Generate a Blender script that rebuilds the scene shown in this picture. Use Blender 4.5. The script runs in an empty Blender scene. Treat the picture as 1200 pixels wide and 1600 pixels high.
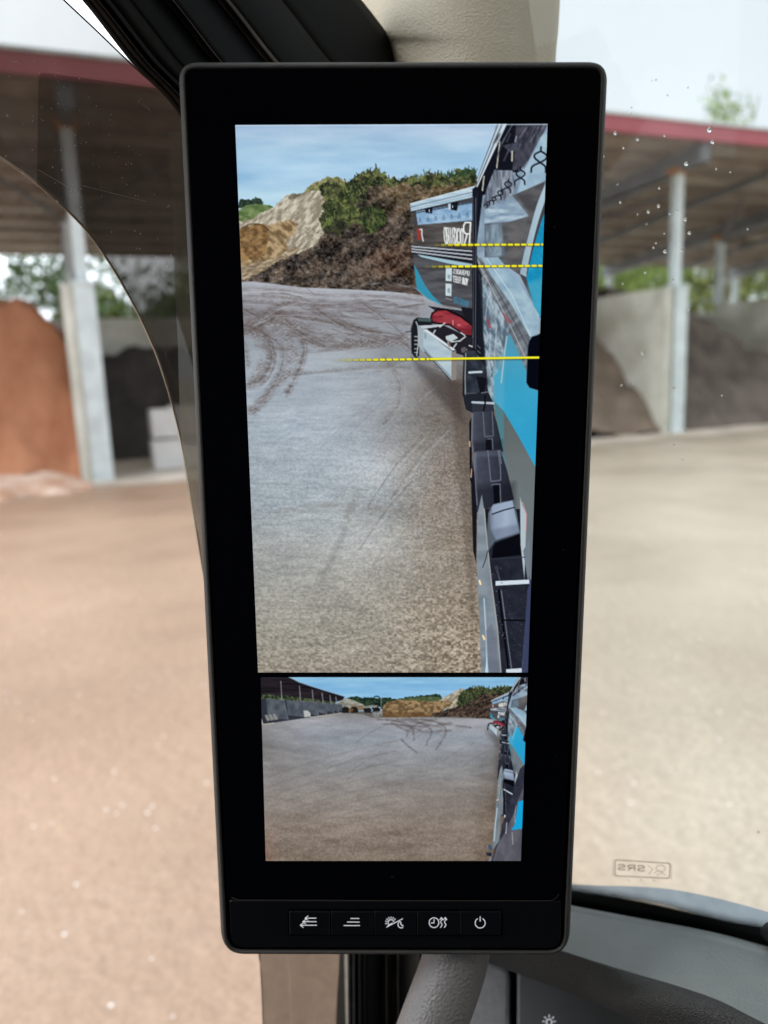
import bpy, bmesh, math, random
import numpy as np
from mathutils import Vector, Matrix

# ------------------------------------------------------------------ camera
F = 1202.0
EYE = np.array([0.0, 0.0, 2.5])
def nrm(v):
    v = np.asarray(v, float)
    return v / np.linalg.norm(v)
DN = nrm([248.0 / F, 6450.0 / F, 1.0])            # world down, seen in camera axes (right, down, forward)
FW = np.array([0.0, 0.0, 1.0])
YC = nrm(FW - FW.dot(DN) * DN)
ZC = -DN
XC = np.cross(YC, ZC)
RW = np.array([XC, YC, ZC])                        # camera axes -> world
def cw(c): return RW @ np.asarray(c, float)
def ray(x, y): return cw([(x - 600.0) / F, (y - 800.0) / F, 1.0])
def at(x, y, d): return EYE + ray(x, y) * d
def onp(x, y, p, n):
    r = ray(x, y); n = np.asarray(n, float)
    return EYE + r * (np.dot(np.asarray(p) - EYE, n) / np.dot(r, n))

sc = bpy.context.scene
COL = sc.collection
cam = bpy.data.cameras.new('camera'); camo = bpy.data.objects.new('camera', cam); COL.objects.link(camo)
r_, u_, b_ = cw([1, 0, 0]), cw([0, -1, 0]), cw([0, 0, -1])
camo.matrix_world = Matrix(((r_[0], u_[0], b_[0], EYE[0]), (r_[1], u_[1], b_[1], EYE[1]), (r_[2], u_[2], b_[2], EYE[2]), (0, 0, 0, 1)))
cam.sensor_fit = 'VERTICAL'; cam.sensor_height = 36; cam.sensor_width = 27; cam.lens = 36 * F / 1600
cam.clip_start = 0.02; cam.clip_end = 3000
cam.dof.use_dof = True; cam.dof.focus_distance = 0.352; cam.dof.aperture_fstop = cam.lens / 3.9
sc.camera = camo

# ------------------------------------------------------------------ sky and sun
SUN_EL, SUN_AZ = math.radians(50), math.radians(-118)
w = bpy.data.worlds.new('World'); sc.world = w; w.use_nodes = True
nt = w.node_tree; nt.nodes.clear()
out = nt.nodes.new('ShaderNodeOutputWorld')
sky = nt.nodes.new('ShaderNodeTexSky'); sky.sky_type = 'NISHITA'; sky.sun_disc = False
sky.sun_elevation = SUN_EL; sky.sun_rotation = SUN_AZ; sky.dust_density = 3.0
bg1 = nt.nodes.new('ShaderNodeBackground'); bg1.inputs[1].default_value = 0.10
nt.links.new(sky.outputs[0], bg1.inputs[0])
tc = nt.nodes.new('ShaderNodeTexCoord')
dot = nt.nodes.new('ShaderNodeVectorMath'); dot.operation = 'DOT_PRODUCT'; dot.inputs[1].default_value = (-0.80, 0.25, 0.55)
nt.links.new(tc.outputs['Generated'], dot.inputs[0])
mr = nt.nodes.new('ShaderNodeMapRange'); mr.interpolation_type = 'SMOOTHSTEP'
mr.inputs[1].default_value = 0.28; mr.inputs[2].default_value = 0.80; mr.inputs[3].default_value = 0.84; mr.inputs[4].default_value = 2.9
nt.links.new(dot.outputs['Value'], mr.inputs[0])
nz = nt.nodes.new('ShaderNodeTexNoise'); nz.inputs['Scale'].default_value = 2.2; nz.inputs['Detail'].default_value = 5
nt.links.new(tc.outputs['Generated'], nz.inputs['Vector'])
mr2 = nt.nodes.new('ShaderNodeMapRange'); mr2.inputs[1].default_value = 0.3; mr2.inputs[2].default_value = 0.7; mr2.inputs[3].default_value = 0.92; mr2.inputs[4].default_value = 1.08
nt.links.new(nz.outputs['Fac'], mr2.inputs[0])
mul = nt.nodes.new('ShaderNodeMath'); mul.operation = 'MULTIPLY'
nt.links.new(mr.outputs[0], mul.inputs[0]); nt.links.new(mr2.outputs[0], mul.inputs[1])
bg2 = nt.nodes.new('ShaderNodeBackground'); bg2.inputs[0].default_value = (0.87, 0.945, 1.0, 1)
nt.links.new(mul.outputs[0], bg2.inputs[1])
mx = nt.nodes.new('ShaderNodeMixShader'); mx.inputs[0].default_value = 0.88
nt.links.new(bg1.outputs[0], mx.inputs[1]); nt.links.new(bg2.outputs[0], mx.inputs[2]); nt.links.new(mx.outputs[0], out.inputs[0])
sl = bpy.data.lights.new('sun', 'SUN'); sl.energy = 1.1; sl.angle = math.radians(24); sl.color = (1.0, 0.95, 0.88)
so = bpy.data.objects.new('sun', sl); COL.objects.link(so)
sd = Vector((math.sin(SUN_AZ) * math.cos(SUN_EL), math.cos(SUN_AZ) * math.cos(SUN_EL), math.sin(SUN_EL)))
so.rotation_euler = sd.to_track_quat('Z', 'Y').to_euler()
sc.view_settings.view_transform = 'Standard'; sc.view_settings.look = 'None'
sc.view_settings.exposure = 0.33; sc.view_settings.gamma = 1.0
sc.cycles.use_denoising = True
sc.cycles.transparent_max_bounces = 24
sc.cycles.max_bounces = 10
sc.cycles.sample_clamp_indirect = 6

# ------------------------------------------------------------------ helpers
def lin(c):
    c = np.asarray(c, float) / 255.0
    return np.where(c <= 0.04045, c / 12.92, ((c + 0.055) / 1.055) ** 2.4)
def tag(o, label=None, cat=None, group=None, kind=None):
    if label: o['label'] = label
    if cat: o['category'] = cat
    if group: o['group'] = group
    if kind: o['kind'] = kind
    return o
def thing(name, label, cat, loc=(0, 0, 0), group=None, mat=None):
    o = bpy.data.objects.new(name, None); COL.objects.link(o); o.empty_display_size = 0.1
    if mat is not None: o.matrix_world = mat
    else: o.location = loc
    return tag(o, label, cat, group)
def mesh(name, V, Fc, mat, parent=None, smooth=False, local=False, bevel=0, seg=2):
    me = bpy.data.meshes.new(name)
    V = [tuple(map(float, v)) for v in V]
    me.from_pydata(V, [], Fc)
    bm = bmesh.new(); bm.from_mesh(me); bmesh.ops.recalc_face_normals(bm, faces=bm.faces[:])
    bm.to_mesh(me); bm.free()
    o = bpy.data.objects.new(name, me); COL.objects.link(o)
    if mat: me.materials.append(mat)
    if smooth:
        for p in me.polygons: p.use_smooth = True
    if bevel:
        m = o.modifiers.new('bevel', 'BEVEL'); m.width = bevel; m.segments = seg; m.limit_method = 'ANGLE'; m.angle_limit = 0.6
    if parent is not None:
        o.parent = parent
        if not local:
            bpy.context.view_layer.update()
            o.matrix_parent_inverse = parent.matrix_world.inverted()
    return o
class MB:
    def __init__(s): s.V = []; s.F = []
    def add(s, V, Fc):
        n = len(s.V); s.V += [tuple(v) for v in V]; s.F += [tuple(i + n for i in f) for f in Fc]; return s
    def box(s, o, ax, ay, az):
        o, ax, ay, az = map(lambda q: np.asarray(q, float), (o, ax, ay, az))
        V = [o, o + ax, o + ax + ay, o + ay]; V += [v + az for v in V]
        return s.add(V, [(0, 3, 2, 1), (4, 5, 6, 7), (0, 1, 5, 4), (1, 2, 6, 5), (2, 3, 7, 6), (3, 0, 4, 7)])
    def build(s, name, mat, parent=None, **k): return mesh(name, s.V, s.F, mat, parent, **k)
def prism(front, back):
    n = len(front)
    return list(front) + list(back), [tuple(range(n)), tuple(range(2 * n - 1, n - 1, -1))] + [(i, (i + 1) % n, n + (i + 1) % n, n + i) for i in range(n)]
def slab(name, pts, n, th, mat, parent=None, **k):
    n = nrm(n); pts = [np.asarray(p, float) for p in pts]
    V, Fc = prism(pts, [p + n * th for p in pts])
    return mesh(name, V, Fc, mat, parent, **k)
def grid_faces(nr, nc, close=False):
    Fc = []
    for i in range(nr - 1):
        for j in range(nc if close else nc - 1):
            k = (j + 1) % nc
            Fc.append((i * nc + j, i * nc + k, (i + 1) * nc + k, (i + 1) * nc + j))
    return Fc
def spline(P, n):
    P = np.array(P, float); m = len(P)
    Q = np.vstack([2 * P[0] - P[1], P, 2 * P[-1] - P[-2]])
    o = []
    for t in np.linspace(0, m - 1 - 1e-9, n):
        i = int(t); f = t - i
        a, b, c, d = Q[i], Q[i + 1], Q[i + 2], Q[i + 3]
        o.append(0.5 * ((2 * b) + (c - a) * f + (2 * a - 5 * b + 4 * c - d) * f * f + (3 * b - a - 3 * c + d) * f ** 3))
    return np.array(o)
def tube(path, rad, mat, name, parent=None, n=20, up=(0, 0, 1)):
    path = [np.asarray(p, float) for p in path]; V = []
    for i, p in enumerate(path):
        t = nrm(path[min(i + 1, len(path) - 1)] - path[max(i - 1, 0)])
        a = nrm(np.cross(t, up)); b = np.cross(t, a)
        r = rad[i] if hasattr(rad, '__len__') else rad
        for k in range(n):
            q = 2 * math.pi * k / n
            V.append(p + (a * math.cos(q) + b * math.sin(q)) * r)
    Fc = grid_faces(len(path), n, True) + [tuple(range(n)), tuple(range((len(path) - 1) * n, len(path) * n))]
    return mesh(name, V, Fc, mat, parent, smooth=True)

def mat(name, c, rough=0.6, metal=0.0, spec=0.5, var=0.0, vs=20.0, bump=0.0, bs=200.0, bd=0.001, c2=None, detail=4, stretch=None, coat=0, btype='noise', lo=.35, hi=.65):
    m = bpy.data.materials.new(name); m.use_nodes = True
    t = m.node_tree; b = t.nodes['Principled BSDF']
    b.inputs['Roughness'].default_value = rough; b.inputs['Metallic'].default_value = metal
    b.inputs['Specular IOR Level'].default_value = spec
    b.inputs['Coat Weight'].default_value = coat
    tcn = t.nodes.new('ShaderNodeTexCoord'); vec = tcn.outputs['Object']
    if stretch:
        mp = t.nodes.new('ShaderNodeMapping'); mp.inputs['Scale'].default_value = stretch
        t.links.new(vec, mp.inputs['Vector']); vec = mp.outputs[0]
    if c2 is None:
        k = 1 - var; c2 = tuple(min(1, x * (1 + var)) for x in c); c1 = tuple(x * k for x in c)
    else: c1 = c
    n = t.nodes.new('ShaderNodeTexNoise'); n.inputs['Scale'].default_value = vs; n.inputs['Detail'].default_value = detail
    t.links.new(vec, n.inputs['Vector'])
    cr = t.nodes.new('ShaderNodeValToRGB'); cr.color_ramp.elements[0].position = lo; cr.color_ramp.elements[1].position = hi
    cr.color_ramp.elements[0].color = (*c1, 1); cr.color_ramp.elements[1].color = (*c2, 1)
    t.links.new(n.outputs['Fac'], cr.inputs[0]); t.links.new(cr.outputs[0], b.inputs['Base Color'])
    if bump:
        if btype == 'leather':
            v = t.nodes.new('ShaderNodeTexVoronoi'); v.inputs['Scale'].default_value = bs; v.feature = 'SMOOTH_F1'; ho = v.outputs['Distance']
        else:
            v = t.nodes.new('ShaderNodeTexNoise'); v.inputs['Scale'].default_value = bs; v.inputs['Detail'].default_value = 3; ho = v.outputs['Fac']
        t.links.new(tcn.outputs['Object'], v.inputs['Vector'])
        bp = t.nodes.new('ShaderNodeBump'); bp.inputs['Strength'].default_value = bump; bp.inputs['Distance'].default_value = bd
        t.links.new(ho, bp.inputs['Height']); t.links.new(bp.outputs[0], b.inputs['Normal'])
    return m
def glassmat(name, tint, gloss=0.04, dirt=0.0, dirtc=(0.4, 0.38, 0.33), rough=0.0, ds=14.0, dthr=(0.45, 0.75), dadd=0.0):
    m = bpy.data.materials.new(name); m.use_nodes = True; t = m.node_tree; t.nodes.clear()
    o = t.nodes.new('ShaderNodeOutputMaterial'); tr = t.nodes.new('ShaderNodeBsdfTransparent'); tr.inputs[0].default_value = (*tint, 1)
    gl = t.nodes.new('ShaderNodeBsdfGlossy'); gl.inputs['Roughness'].default_value = rough
    fr = t.nodes.new('ShaderNodeFresnel'); fr.inputs[0].default_value = 1.45
    mm = t.nodes.new('ShaderNodeMath'); mm.operation = 'MULTIPLY'; mm.inputs[1].default_value = gloss * 20
    t.links.new(fr.outputs[0], mm.inputs[0])
    mi = t.nodes.new('ShaderNodeMixShader'); t.links.new(mm.outputs[0], mi.inputs[0]); t.links.new(tr.outputs[0], mi.inputs[1]); t.links.new(gl.outputs[0], mi.inputs[2])
    last = mi.outputs[0]
    if dirt or dadd:
        df = t.nodes.new('ShaderNodeBsdfDiffuse'); df.inputs[0].default_value = (*dirtc, 1)
        tl = t.nodes.new('ShaderNodeBsdfTranslucent'); tl.inputs[0].default_value = (*dirtc, 1)
        ad = t.nodes.new('ShaderNodeMixShader'); ad.inputs[0].default_value = 0.5
        t.links.new(df.outputs[0], ad.inputs[1]); t.links.new(tl.outputs[0], ad.inputs[2])
        tcn = t.nodes.new('ShaderNodeTexCoord'); n = t.nodes.new('ShaderNodeTexNoise'); n.inputs['Scale'].default_value = ds; n.inputs['Detail'].default_value = 8
        n.inputs['Roughness'].default_value = 0.7
        t.links.new(tcn.outputs['Object'], n.inputs['Vector'])
        r = t.nodes.new('ShaderNodeMapRange'); r.inputs[1].default_value = dthr[0]; r.inputs[2].default_value = dthr[1]; r.inputs[3].default_value = dadd; r.inputs[4].default_value = dadd + dirt
        t.links.new(n.outputs['Fac'], r.inputs[0])
        m2 = t.nodes.new('ShaderNodeMixShader'); t.links.new(r.outputs[0], m2.inputs[0]); t.links.new(last, m2.inputs[1]); t.links.new(ad.outputs[0], m2.inputs[2]); last = m2.outputs[0]
    t.links.new(last, o.inputs[0]); return m

# ------------------------------------------------------------------ truck cab frame of reference
TF = np.array([0.64, 0.768, 0.0]); TF = TF / np.linalg.norm(TF)      # truck forward
TL = np.array([TF[1], -TF[0], 0.0])                                   # truck lateral, towards the passenger
P0 = np.array([0.035, 0.54, 2.5])                                      # front corner pillar, eye height
def tk(l, f, z): return P0 * [1, 1, 0] + TL * l + TF * f + np.array([0, 0, z])
def sidepx(x, y, off=0.0): return onp(x, y, P0 + TL * off, TL)
def frontpx(x, y, off=0.0): return onp(x, y, P0 + TF * off, TF)
def zpx(x, y, z): return onp(x, y, (0, 0, z), (0, 0, 1))

M = {}
M['trim'] = mat('khaki_trim', (0.60, 0.55, 0.43), 0.6, var=0.05, bump=0.55, bs=950, bd=0.0006, btype='leather')
M['rubber'] = mat('black_rubber', (0.0035, 0.004, 0.0055), 0.62, spec=0.2, var=0.2, vs=40, bump=0.15, bs=300, bd=0.0005)
M['rubber_dusty'] = mat('dusty_rubber', (0.012, 0.0105, 0.010), 0.8, spec=0.2, var=0.4, vs=90)
M['rubber_edge'] = mat('rubber_ridge_highlight', (0.05, 0.038, 0.032), 0.7, var=0.5, vs=60)  # paler brown paints the highlight along the frame ridges
M['housing'] = mat('housing_plastic', (0.036, 0.034, 0.032), 0.6, var=0.1, bump=0.8, bs=1300, bd=0.0005)
M['gloss'] = mat('gloss_black_glass', (0.0012, 0.0015, 0.003), 0.14, var=0.0, spec=0.25)
M['barblack'] = mat('button_bar_black', (0.0045, 0.005, 0.0065), 0.32, var=0.1, spec=0.35)
M['seam'] = mat('seam', (0.06, 0.055, 0.052), 0.35, var=0.2)
M['dashtop'] = mat('dash_top', (0.150, 0.163, 0.157), 0.42, var=0.08, vs=30, bump=0.45, bs=900, bd=0.0005, btype='leather', spec=0.6)
M['leather'] = mat('dash_roll', (0.020, 0.019, 0.018), 0.5, var=0.15, vs=200, bump=0.9, bs=1700, bd=0.0005, btype='leather')
M['panel'] = mat('dash_panel', (0.085, 0.083, 0.084), 0.5, var=0.06, bump=0.2, bs=1400, bd=0.0004)
M['panel_light'] = mat('side_panel', (0.20, 0.195, 0.20), 0.6, var=0.1, vs=300, bump=0.5, bs=900, bd=0.0006)
M['handle'] = mat('handle_grey', (0.165, 0.155, 0.152), 0.45, var=0.06, bump=0.6, bs=700, bd=0.0008, btype='leather', stretch=None)
M['lining'] = mat('cab_lining', (0.16, 0.145, 0.12), 0.85, var=0.1, bump=0.3, bs=400)
M['darklining'] = mat('dark_cab_lining', (0.03, 0.03, 0.032), 0.8, var=0.15, bump=0.3, bs=400)

# ------------------------------------------------------------------ outside: ground and shed
def ground_px(x, y): return zpx(x, y, 0.0)
G1 = ground_px(162, 752); G2 = ground_px(1047, 677)
SD = nrm(G2 - G1)                                   # along the shed front
ND = np.array([-SD[1], SD[0], 0.0])                 # into the shed
if ND[1] < 0: ND = -ND
BAY = np.linalg.norm(G2 - G1) / 2
UP = np.array([0, 0, 1.0])
def sh(s, n, z=0.0): return G1 + SD * s + ND * n + UP * z

m = mat('yard', (0.338, 0.280, 0.218), 0.7, c2=(0.455, 0.386, 0.308), vs=0.28, detail=10, bump=0.8, bs=9.0, bd=0.03, lo=.38, hi=.62)
M['yard'] = m
t = m.node_tree; bsdf = t.nodes['Principled BSDF']
# wet sheen patches, and a redder tone near the terracotta heap
tcn = t.nodes.new('ShaderNodeTexCoord'); n2 = t.nodes.new('ShaderNodeTexNoise'); n2.inputs['Scale'].default_value = 0.5; n2.inputs['Detail'].default_value = 6
mp = t.nodes.new('ShaderNodeMapping'); mp.inputs['Scale'].default_value = (1, 1, 1); t.links.new(tcn.outputs['Object'], mp.inputs[0]); t.links.new(mp.outputs[0], n2.inputs['Vector'])
r = t.nodes.new('ShaderNodeMapRange'); r.inputs[1].default_value = 0.35; r.inputs[2].default_value = 0.65; r.inputs[3].default_value = 0.38; r.inputs[4].default_value = 0.85
t.links.new(n2.outputs['Fac'], r.inputs[0]); t.links.new(r.outputs[0], bsdf.inputs['Roughness'])
dist = t.nodes.new('ShaderNodeVectorMath'); dist.operation = 'DOT_PRODUCT'; dist.inputs[1].default_value = (-1.0, 0.1, 0)
t.links.new(tcn.outputs['Object'], dist.inputs[0])
r2 = t.nodes.new('ShaderNodeMapRange'); r2.interpolation_type = 'SMOOTHSTEP'; r2.inputs[1].default_value = -1.6; r2.inputs[2].default_value = 0.9
t.links.new(dist.outputs['Value'], r2.inputs[0])
mixc = t.nodes.new('ShaderNodeMix'); mixc.data_type = 'RGBA'; mixc.blend_type = 'MULTIPLY'
old = bsdf.inputs['Base Color'].links[0].from_socket
t.links.new(old, mixc.inputs['A']); mixc.inputs['B'].default_value = (1.0, 0.785, 0.68, 1)
n3 = t.nodes.new('ShaderNodeTexNoise'); n3.inputs['Scale'].default_value = 1.3; n3.inputs['Detail'].default_value = 9
t.links.new(tcn.outputs['Object'], n3.inputs['Vector'])
mm = t.nodes.new('ShaderNodeMath'); mm.operation = 'MULTIPLY_ADD'; mm.inputs[1].default_value = 0.35; t.links.new(n3.outputs['Fac'], mm.inputs[0])
sb = t.nodes.new('ShaderNodeMath'); sb.operation = 'SUBTRACT'; sb.inputs[1].default_value = 0.17; sb.use_clamp = False
t.links.new(r2.outputs[0], sb.inputs[0]); t.links.new(sb.outputs[0], mm.inputs[2]); mm.use_clamp = True
t.links.new(mm.outputs[0], mixc.inputs['Factor'])
n4 = t.nodes.new('ShaderNodeTexNoise'); n4.inputs['Scale'].default_value = 38; n4.inputs['Detail'].default_value = 3
t.links.new(tcn.outputs['Object'], n4.inputs['Vector'])
r4 = t.nodes.new('ShaderNodeMapRange'); r4.inputs[1].default_value = 0.3; r4.inputs[2].default_value = 0.75; r4.inputs[3].default_value = 0.86; r4.inputs[4].default_value = 1.2
t.links.new(n4.outputs['Fac'], r4.inputs[0])
vm = t.nodes.new('ShaderNodeVectorMath'); vm.operation = 'SCALE'; t.links.new(mixc.outputs['Result'], vm.inputs[0]); t.links.new(r4.outputs[0], vm.inputs['Scale'])
vo = t.nodes.new('ShaderNodeTexVoronoi'); vo.inputs['Scale'].default_value = 11.0
t.links.new(tcn.outputs['Object'], vo.inputs['Vector'])
ls = t.nodes.new('ShaderNodeMath'); ls.operation = 'LESS_THAN'; ls.inputs[1].default_value = 0.11; t.links.new(vo.outputs['Distance'], ls.inputs[0])
sp = t.nodes.new('ShaderNodeSeparateColor'); t.links.new(vo.outputs['Color'], sp.inputs[0])
gt = t.nodes.new('ShaderNodeMath'); gt.operation = 'GREATER_THAN'; gt.inputs[1].default_value = 0.84; t.links.new(sp.outputs[0], gt.inputs[0])
ml = t.nodes.new('ShaderNodeMath'); ml.operation = 'MULTIPLY'; t.links.new(ls.outputs[0], ml.inputs[0]); t.links.new(gt.outputs[0], ml.inputs[1])
ms = t.nodes.new('ShaderNodeMix'); ms.data_type = 'RGBA'; t.links.new(ml.outputs[0], ms.inputs['Factor']); t.links.new(vm.outputs[0], ms.inputs['A']); ms.inputs['B'].default_value = (0.85, 0.82, 0.78, 1)  # bright specks painted into the colour as glints of wet stones
t.links.new(ms.outputs['Result'], bsdf.inputs['Base Color'])

Ng = 60; xs = np.concatenate([np.linspace(-900, -40, 12), np.linspace(-36, 60, 49), np.linspace(70, 900, 12)]); ys = np.concatenate([np.linspace(-600, -10, 8), np.linspace(-8, 80, 45), np.linspace(100, 1200, 12)])
V = []
for yy in ys:
    for xx in xs:
        V.append((xx, yy, -0.02 + 0.018 * math.sin(xx * 1.7 + yy * 0.6) * math.cos(yy * 1.1 - xx * .3) if abs(xx) < 60 and yy < 80 else -0.02))
o = mesh('ground', V, grid_faces(len(ys), len(xs)), M['yard'], smooth=True); tag(o, kind='structure')

M['concrete'] = mat('bay_concrete', (0.56, 0.545, 0.46), 0.85, c2=(0.90, 0.90, 0.83), vs=0.7, detail=8, bump=0.3, bs=6, bd=0.02)
M['apron'] = mat('apron_concrete', (0.55, 0.47, 0.39), 0.75, c2=(0.78, 0.69, 0.60), vs=0.7, detail=8)
M['steel'] = mat('galvanised_steel', (0.72, 0.80, 0.82), 0.5, var=0.12, vs=2.0)
M['rust'] = mat('rusty_bracket', (0.45, 0.20, 0.06), 0.8, var=0.3, vs=8)
M['fascia'] = mat('red_fascia', (0.44, 0.115, 0.14), 0.5, var=0.1, vs=0.6)
M['roofdark'] = mat('roof_underside', (0.40, 0.34, 0.29), 0.7, var=0.15, vs=0.4)
M['beam'] = mat('roof_beam', (0.17, 0.18, 0.195), 0.6, var=0.15, vs=1)
M['purlin'] = mat('roof_purlin', (0.30, 0.25, 0.21), 0.7, var=0.15, vs=1)
M['purlin_light'] = mat('pale_purlin', (0.36, 0.32, 0.27), 0.6, var=0.1, vs=1)
# apron slab
A0, A1 = -2.4 * BAY, 5.3 * BAY
ap = MB(); ap.box(sh(A0, -1.1, -0.35), SD * (A1 - A0), ND * 28, UP * 0.41)
o = ap.build('shed_floor', M['apron']); tag(o, kind='structure')

# shed: roof, fascia, rafters, purlins, posts
EH = 9.05; OV = 1.25; RD = 15.0; SL = 0.088
def roofz(n): return EH + 0.10 - SL * (n + OV)
shed = thing('open_shed', 'long open fronted bulk shed with red roof edge and dark corrugated roof over concrete bays', 'shed', tuple(G1))
L0, L1 = A0, A1
# corrugated roof sheet
V = []; ns = int((L1 - L0) / 0.15); rows = [-OV, 0.0, 4.0, 8.0, 12.0, RD]
for n in rows:
    for i in range(ns):
        V.append(sh(L0 + (L1 - L0) * i / (ns - 1), n, roofz(n) + (0.05 if i % 4 in (0, 1) else 0)))
o = mesh('roof', V, grid_faces(len(rows), ns), M['roofdark'], shed)
fb = MB(); fb.box(sh(L0, -OV - 0.12, EH - 0.22), SD * (L1 - L0), ND * 0.11, UP * 0.44); fb.build('fascia', M['fascia'], shed, bevel=0.03)
fb = MB(); fb.box(sh(L0, -OV - 0.20, EH + 0.225), SD * (L1 - L0), ND * 0.28, UP * 0.07); fb.build('roof_edge_cap', M['steel'], shed)
nb = int(round((L1 - L0) / BAY))
bays = [k for k in range(-2, 6)]
def slope_box(s, w_, n0, n1, dz, h):
    V = []
    for n in (n0, n1):
        for ds_ in (-w_ / 2, w_ / 2):
            for hz in (-dz - h, -dz): V.append(sh(s + ds_, n, roofz(n) + hz))
    return V, [(0, 1, 3, 2), (4, 6, 7, 5), (0, 2, 6, 4), (1, 5, 7, 3), (0, 4, 5, 1), (2, 3, 7, 6)]
for k in bays:
    b = MB(); b.add(*slope_box(k * BAY, 0.35, -OV + 0.1, RD, 0.28, 0.55)); b.build('rafter', M['beam'], shed)
    b = MB(); b.add(*slope_box((k + .5) * BAY, 0.16, -OV + 0.1, RD, 0.28, 0.22)); b.build('rafter', M['beam'], shed)
n = -0.9; j = 0
while n < RD:
    b = MB(); b.box(sh(L0, n, roofz(n) - 0.275), SD * (L1 - L0), ND * 0.14, UP * 0.25)
    b.build('purlin', M['purlin_light'] if j % 4 == 2 else M['purlin'], shed); n += 1.55; j += 1
WH = 4.72
# braces in V shape between rafters, plus rusty head brackets and posts
for k in bays:
    for nn, wid in ((0.0, 0.27), (7.0, 0.27), (14.6, 0.3)):
        top = roofz(nn) - 0.84
        b = MB(); base = WH - 0.02 if nn < 8 else 0.0
        # H section upright
        b.box(sh(k * BAY - wid / 2, nn - wid / 2, base), SD * wid, ND * 0.05, UP * (top - base))
        b.box(sh(k * BAY - wid / 2, nn + wid / 2 - 0.05, base), SD * wid, ND * 0.05, UP * (top - base))
        b.box(sh(k * BAY - 0.03, nn - wid / 2 + 0.05, base), SD * 0.06, ND * (wid - 0.1), UP * (top - base))
        b.build('post', M['steel'], shed)
        if nn < 8:
            b = MB(); b.box(sh(k * BAY - 0.25, nn - 0.25, top + 0.002), SD * 0.5, ND * 0.5, UP * 0.16); b.build('head_bracket', M['rust'], shed)
    for nn in (0.0,):
        # wide foot column at the wall end
        b = MB(); wd = 0.47
        b.box(sh(k * BAY - wd / 2, nn - 0.36, 0.0), SD * wd, ND * 0.07, UP * WH)
        b.box(sh(k * BAY - wd / 2, nn + 0.02, 0.0), SD * wd, ND * 0.07, UP * WH)
        b.box(sh(k * BAY - 0.05, nn - 0.29, 0.0), SD * 0.10, ND * 0.31, UP * WH)
        b.box(sh(k * BAY - wd / 2 - 0.05, nn - 0.40, WH + 0.002), SD * (wd + 0.1), ND * 0.55, UP * 0.06)
        b.build('foot_column', M['steel'], shed)
    # eave braces
    for sg in (-1, 1):
        p0 = sh(k * BAY, 7.0, roofz(7) - 1.0); p1 = sh(k * BAY + sg * 2.6, 3.4, roofz(3.4) - 0.35)
        tube([p0, p1], 0.07, M['beam'], 'roof_brace', shed, n=8)
# bay walls
wl = {0: 'concrete bay wall behind the left steel post, beside the terracotta heap', 1: 'concrete bay wall in the middle of the shed, behind the monitor',
      2: 'pale concrete bay wall running back from the right steel post', 3: 'concrete bay wall at the far right edge with dark soil against it'}
for k in bays:
    b = MB(); b.box(sh(k * BAY - 0.50, -0.22, 0.0), SD * 0.255, ND * 7.0, UP * WH)
    for q in range(1, 4):
        b.box(sh(k * BAY - 0.505, 0.092 + q * 1.7, 0.3), SD * 0.005, ND * 0.02, UP * (WH - 0.5))
    o = b.build('bay_wall', M['concrete']); 
    tag(o, wl.get(k, 'concrete bay wall of the shed out of view to the ' + ('left' if k == -1 else 'far left' if k < 0 else 'right' if k == 4 else 'far right')), 'wall', 'concrete walls between the shed bays')
b = MB(); b.box(sh(L0, 7.4, 0), SD * (L1 - L0), ND * 0.4, UP * (WH - 0.25)); o = b.build('rear_wall', M['concrete']); tag(o, 'long low concrete wall closing the backs of the shed bays', 'wall')

# heaps
NT = np.random.RandomState(1234).rand(1024, 1024)
def vnoise(x, y, seed=0):
    xi = np.floor(x).astype(np.int64); yi = np.floor(y).astype(np.int64); fx = x - xi; fy = y - yi
    fx = fx * fx * (3 - 2 * fx); fy = fy * fy * (3 - 2 * fy)
    def h(a, b):
        return NT[(a + seed * 37) & 1023, (b + seed * 91) & 1023]
    return (h(xi, yi) * (1 - fx) + h(xi + 1, yi) * fx) * (1 - fy) + (h(xi, yi + 1) * (1 - fx) + h(xi + 1, yi + 1) * fx) * fy
def fbm(x, y, o=4, seed=0):
    a = 0.5; s = np.zeros_like(np.asarray(x, float)); tt = 0
    for i in range(o):
        s = s + a * vnoise(x * 2 ** i, y * 2 ** i, seed + i * 7); tt += a; a *= 0.5
    return s / tt
def heap(name, s0, s1, n0, n1, hf, mt, label, seed, amp=0.95):
    S, N = np.meshgrid(np.linspace(s0, s1, 80), np.linspace(n0, n1, 70))
    H = hf(S, N) + (fbm(S * 1.3, N * 1.3, 5, seed) - 0.5) * amp
    H = np.where(H < 0.0, -0.3, H)
    V = [sh(s, n, z + 0.05) for s, n, z in zip(S.ravel(), N.ravel(), H.ravel())]
    o = mesh(name, V, grid_faces(70, 80), mt, smooth=True); return tag(o, label, 'heap', 'heaps of bulk material in the shed')
M['terracotta'] = mat('terracotta_soil', (0.46, 0.185, 0.095), 0.95, c2=(0.58, 0.26, 0.14), vs=1.2, detail=10, bump=0.6, bs=5, bd=0.1)
M['darksoil'] = mat('dark_soil', (0.12, 0.095, 0.08), 0.95, c2=(0.20, 0.16, 0.135), vs=1.2, detail=10, bump=0.8, bs=5, bd=0.1)
M['blacksoil'] = mat('black_soil', (0.035, 0.030, 0.028), 0.95, c2=(0.07, 0.06, 0.055), vs=1.2, detail=8)
M['brownsoil'] = mat('brown_soil', (0.18, 0.135, 0.10), 0.95, c2=(0.27, 0.20, 0.155), vs=1.2, detail=10, bump=0.8, bs=5, bd=0.1)
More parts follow.
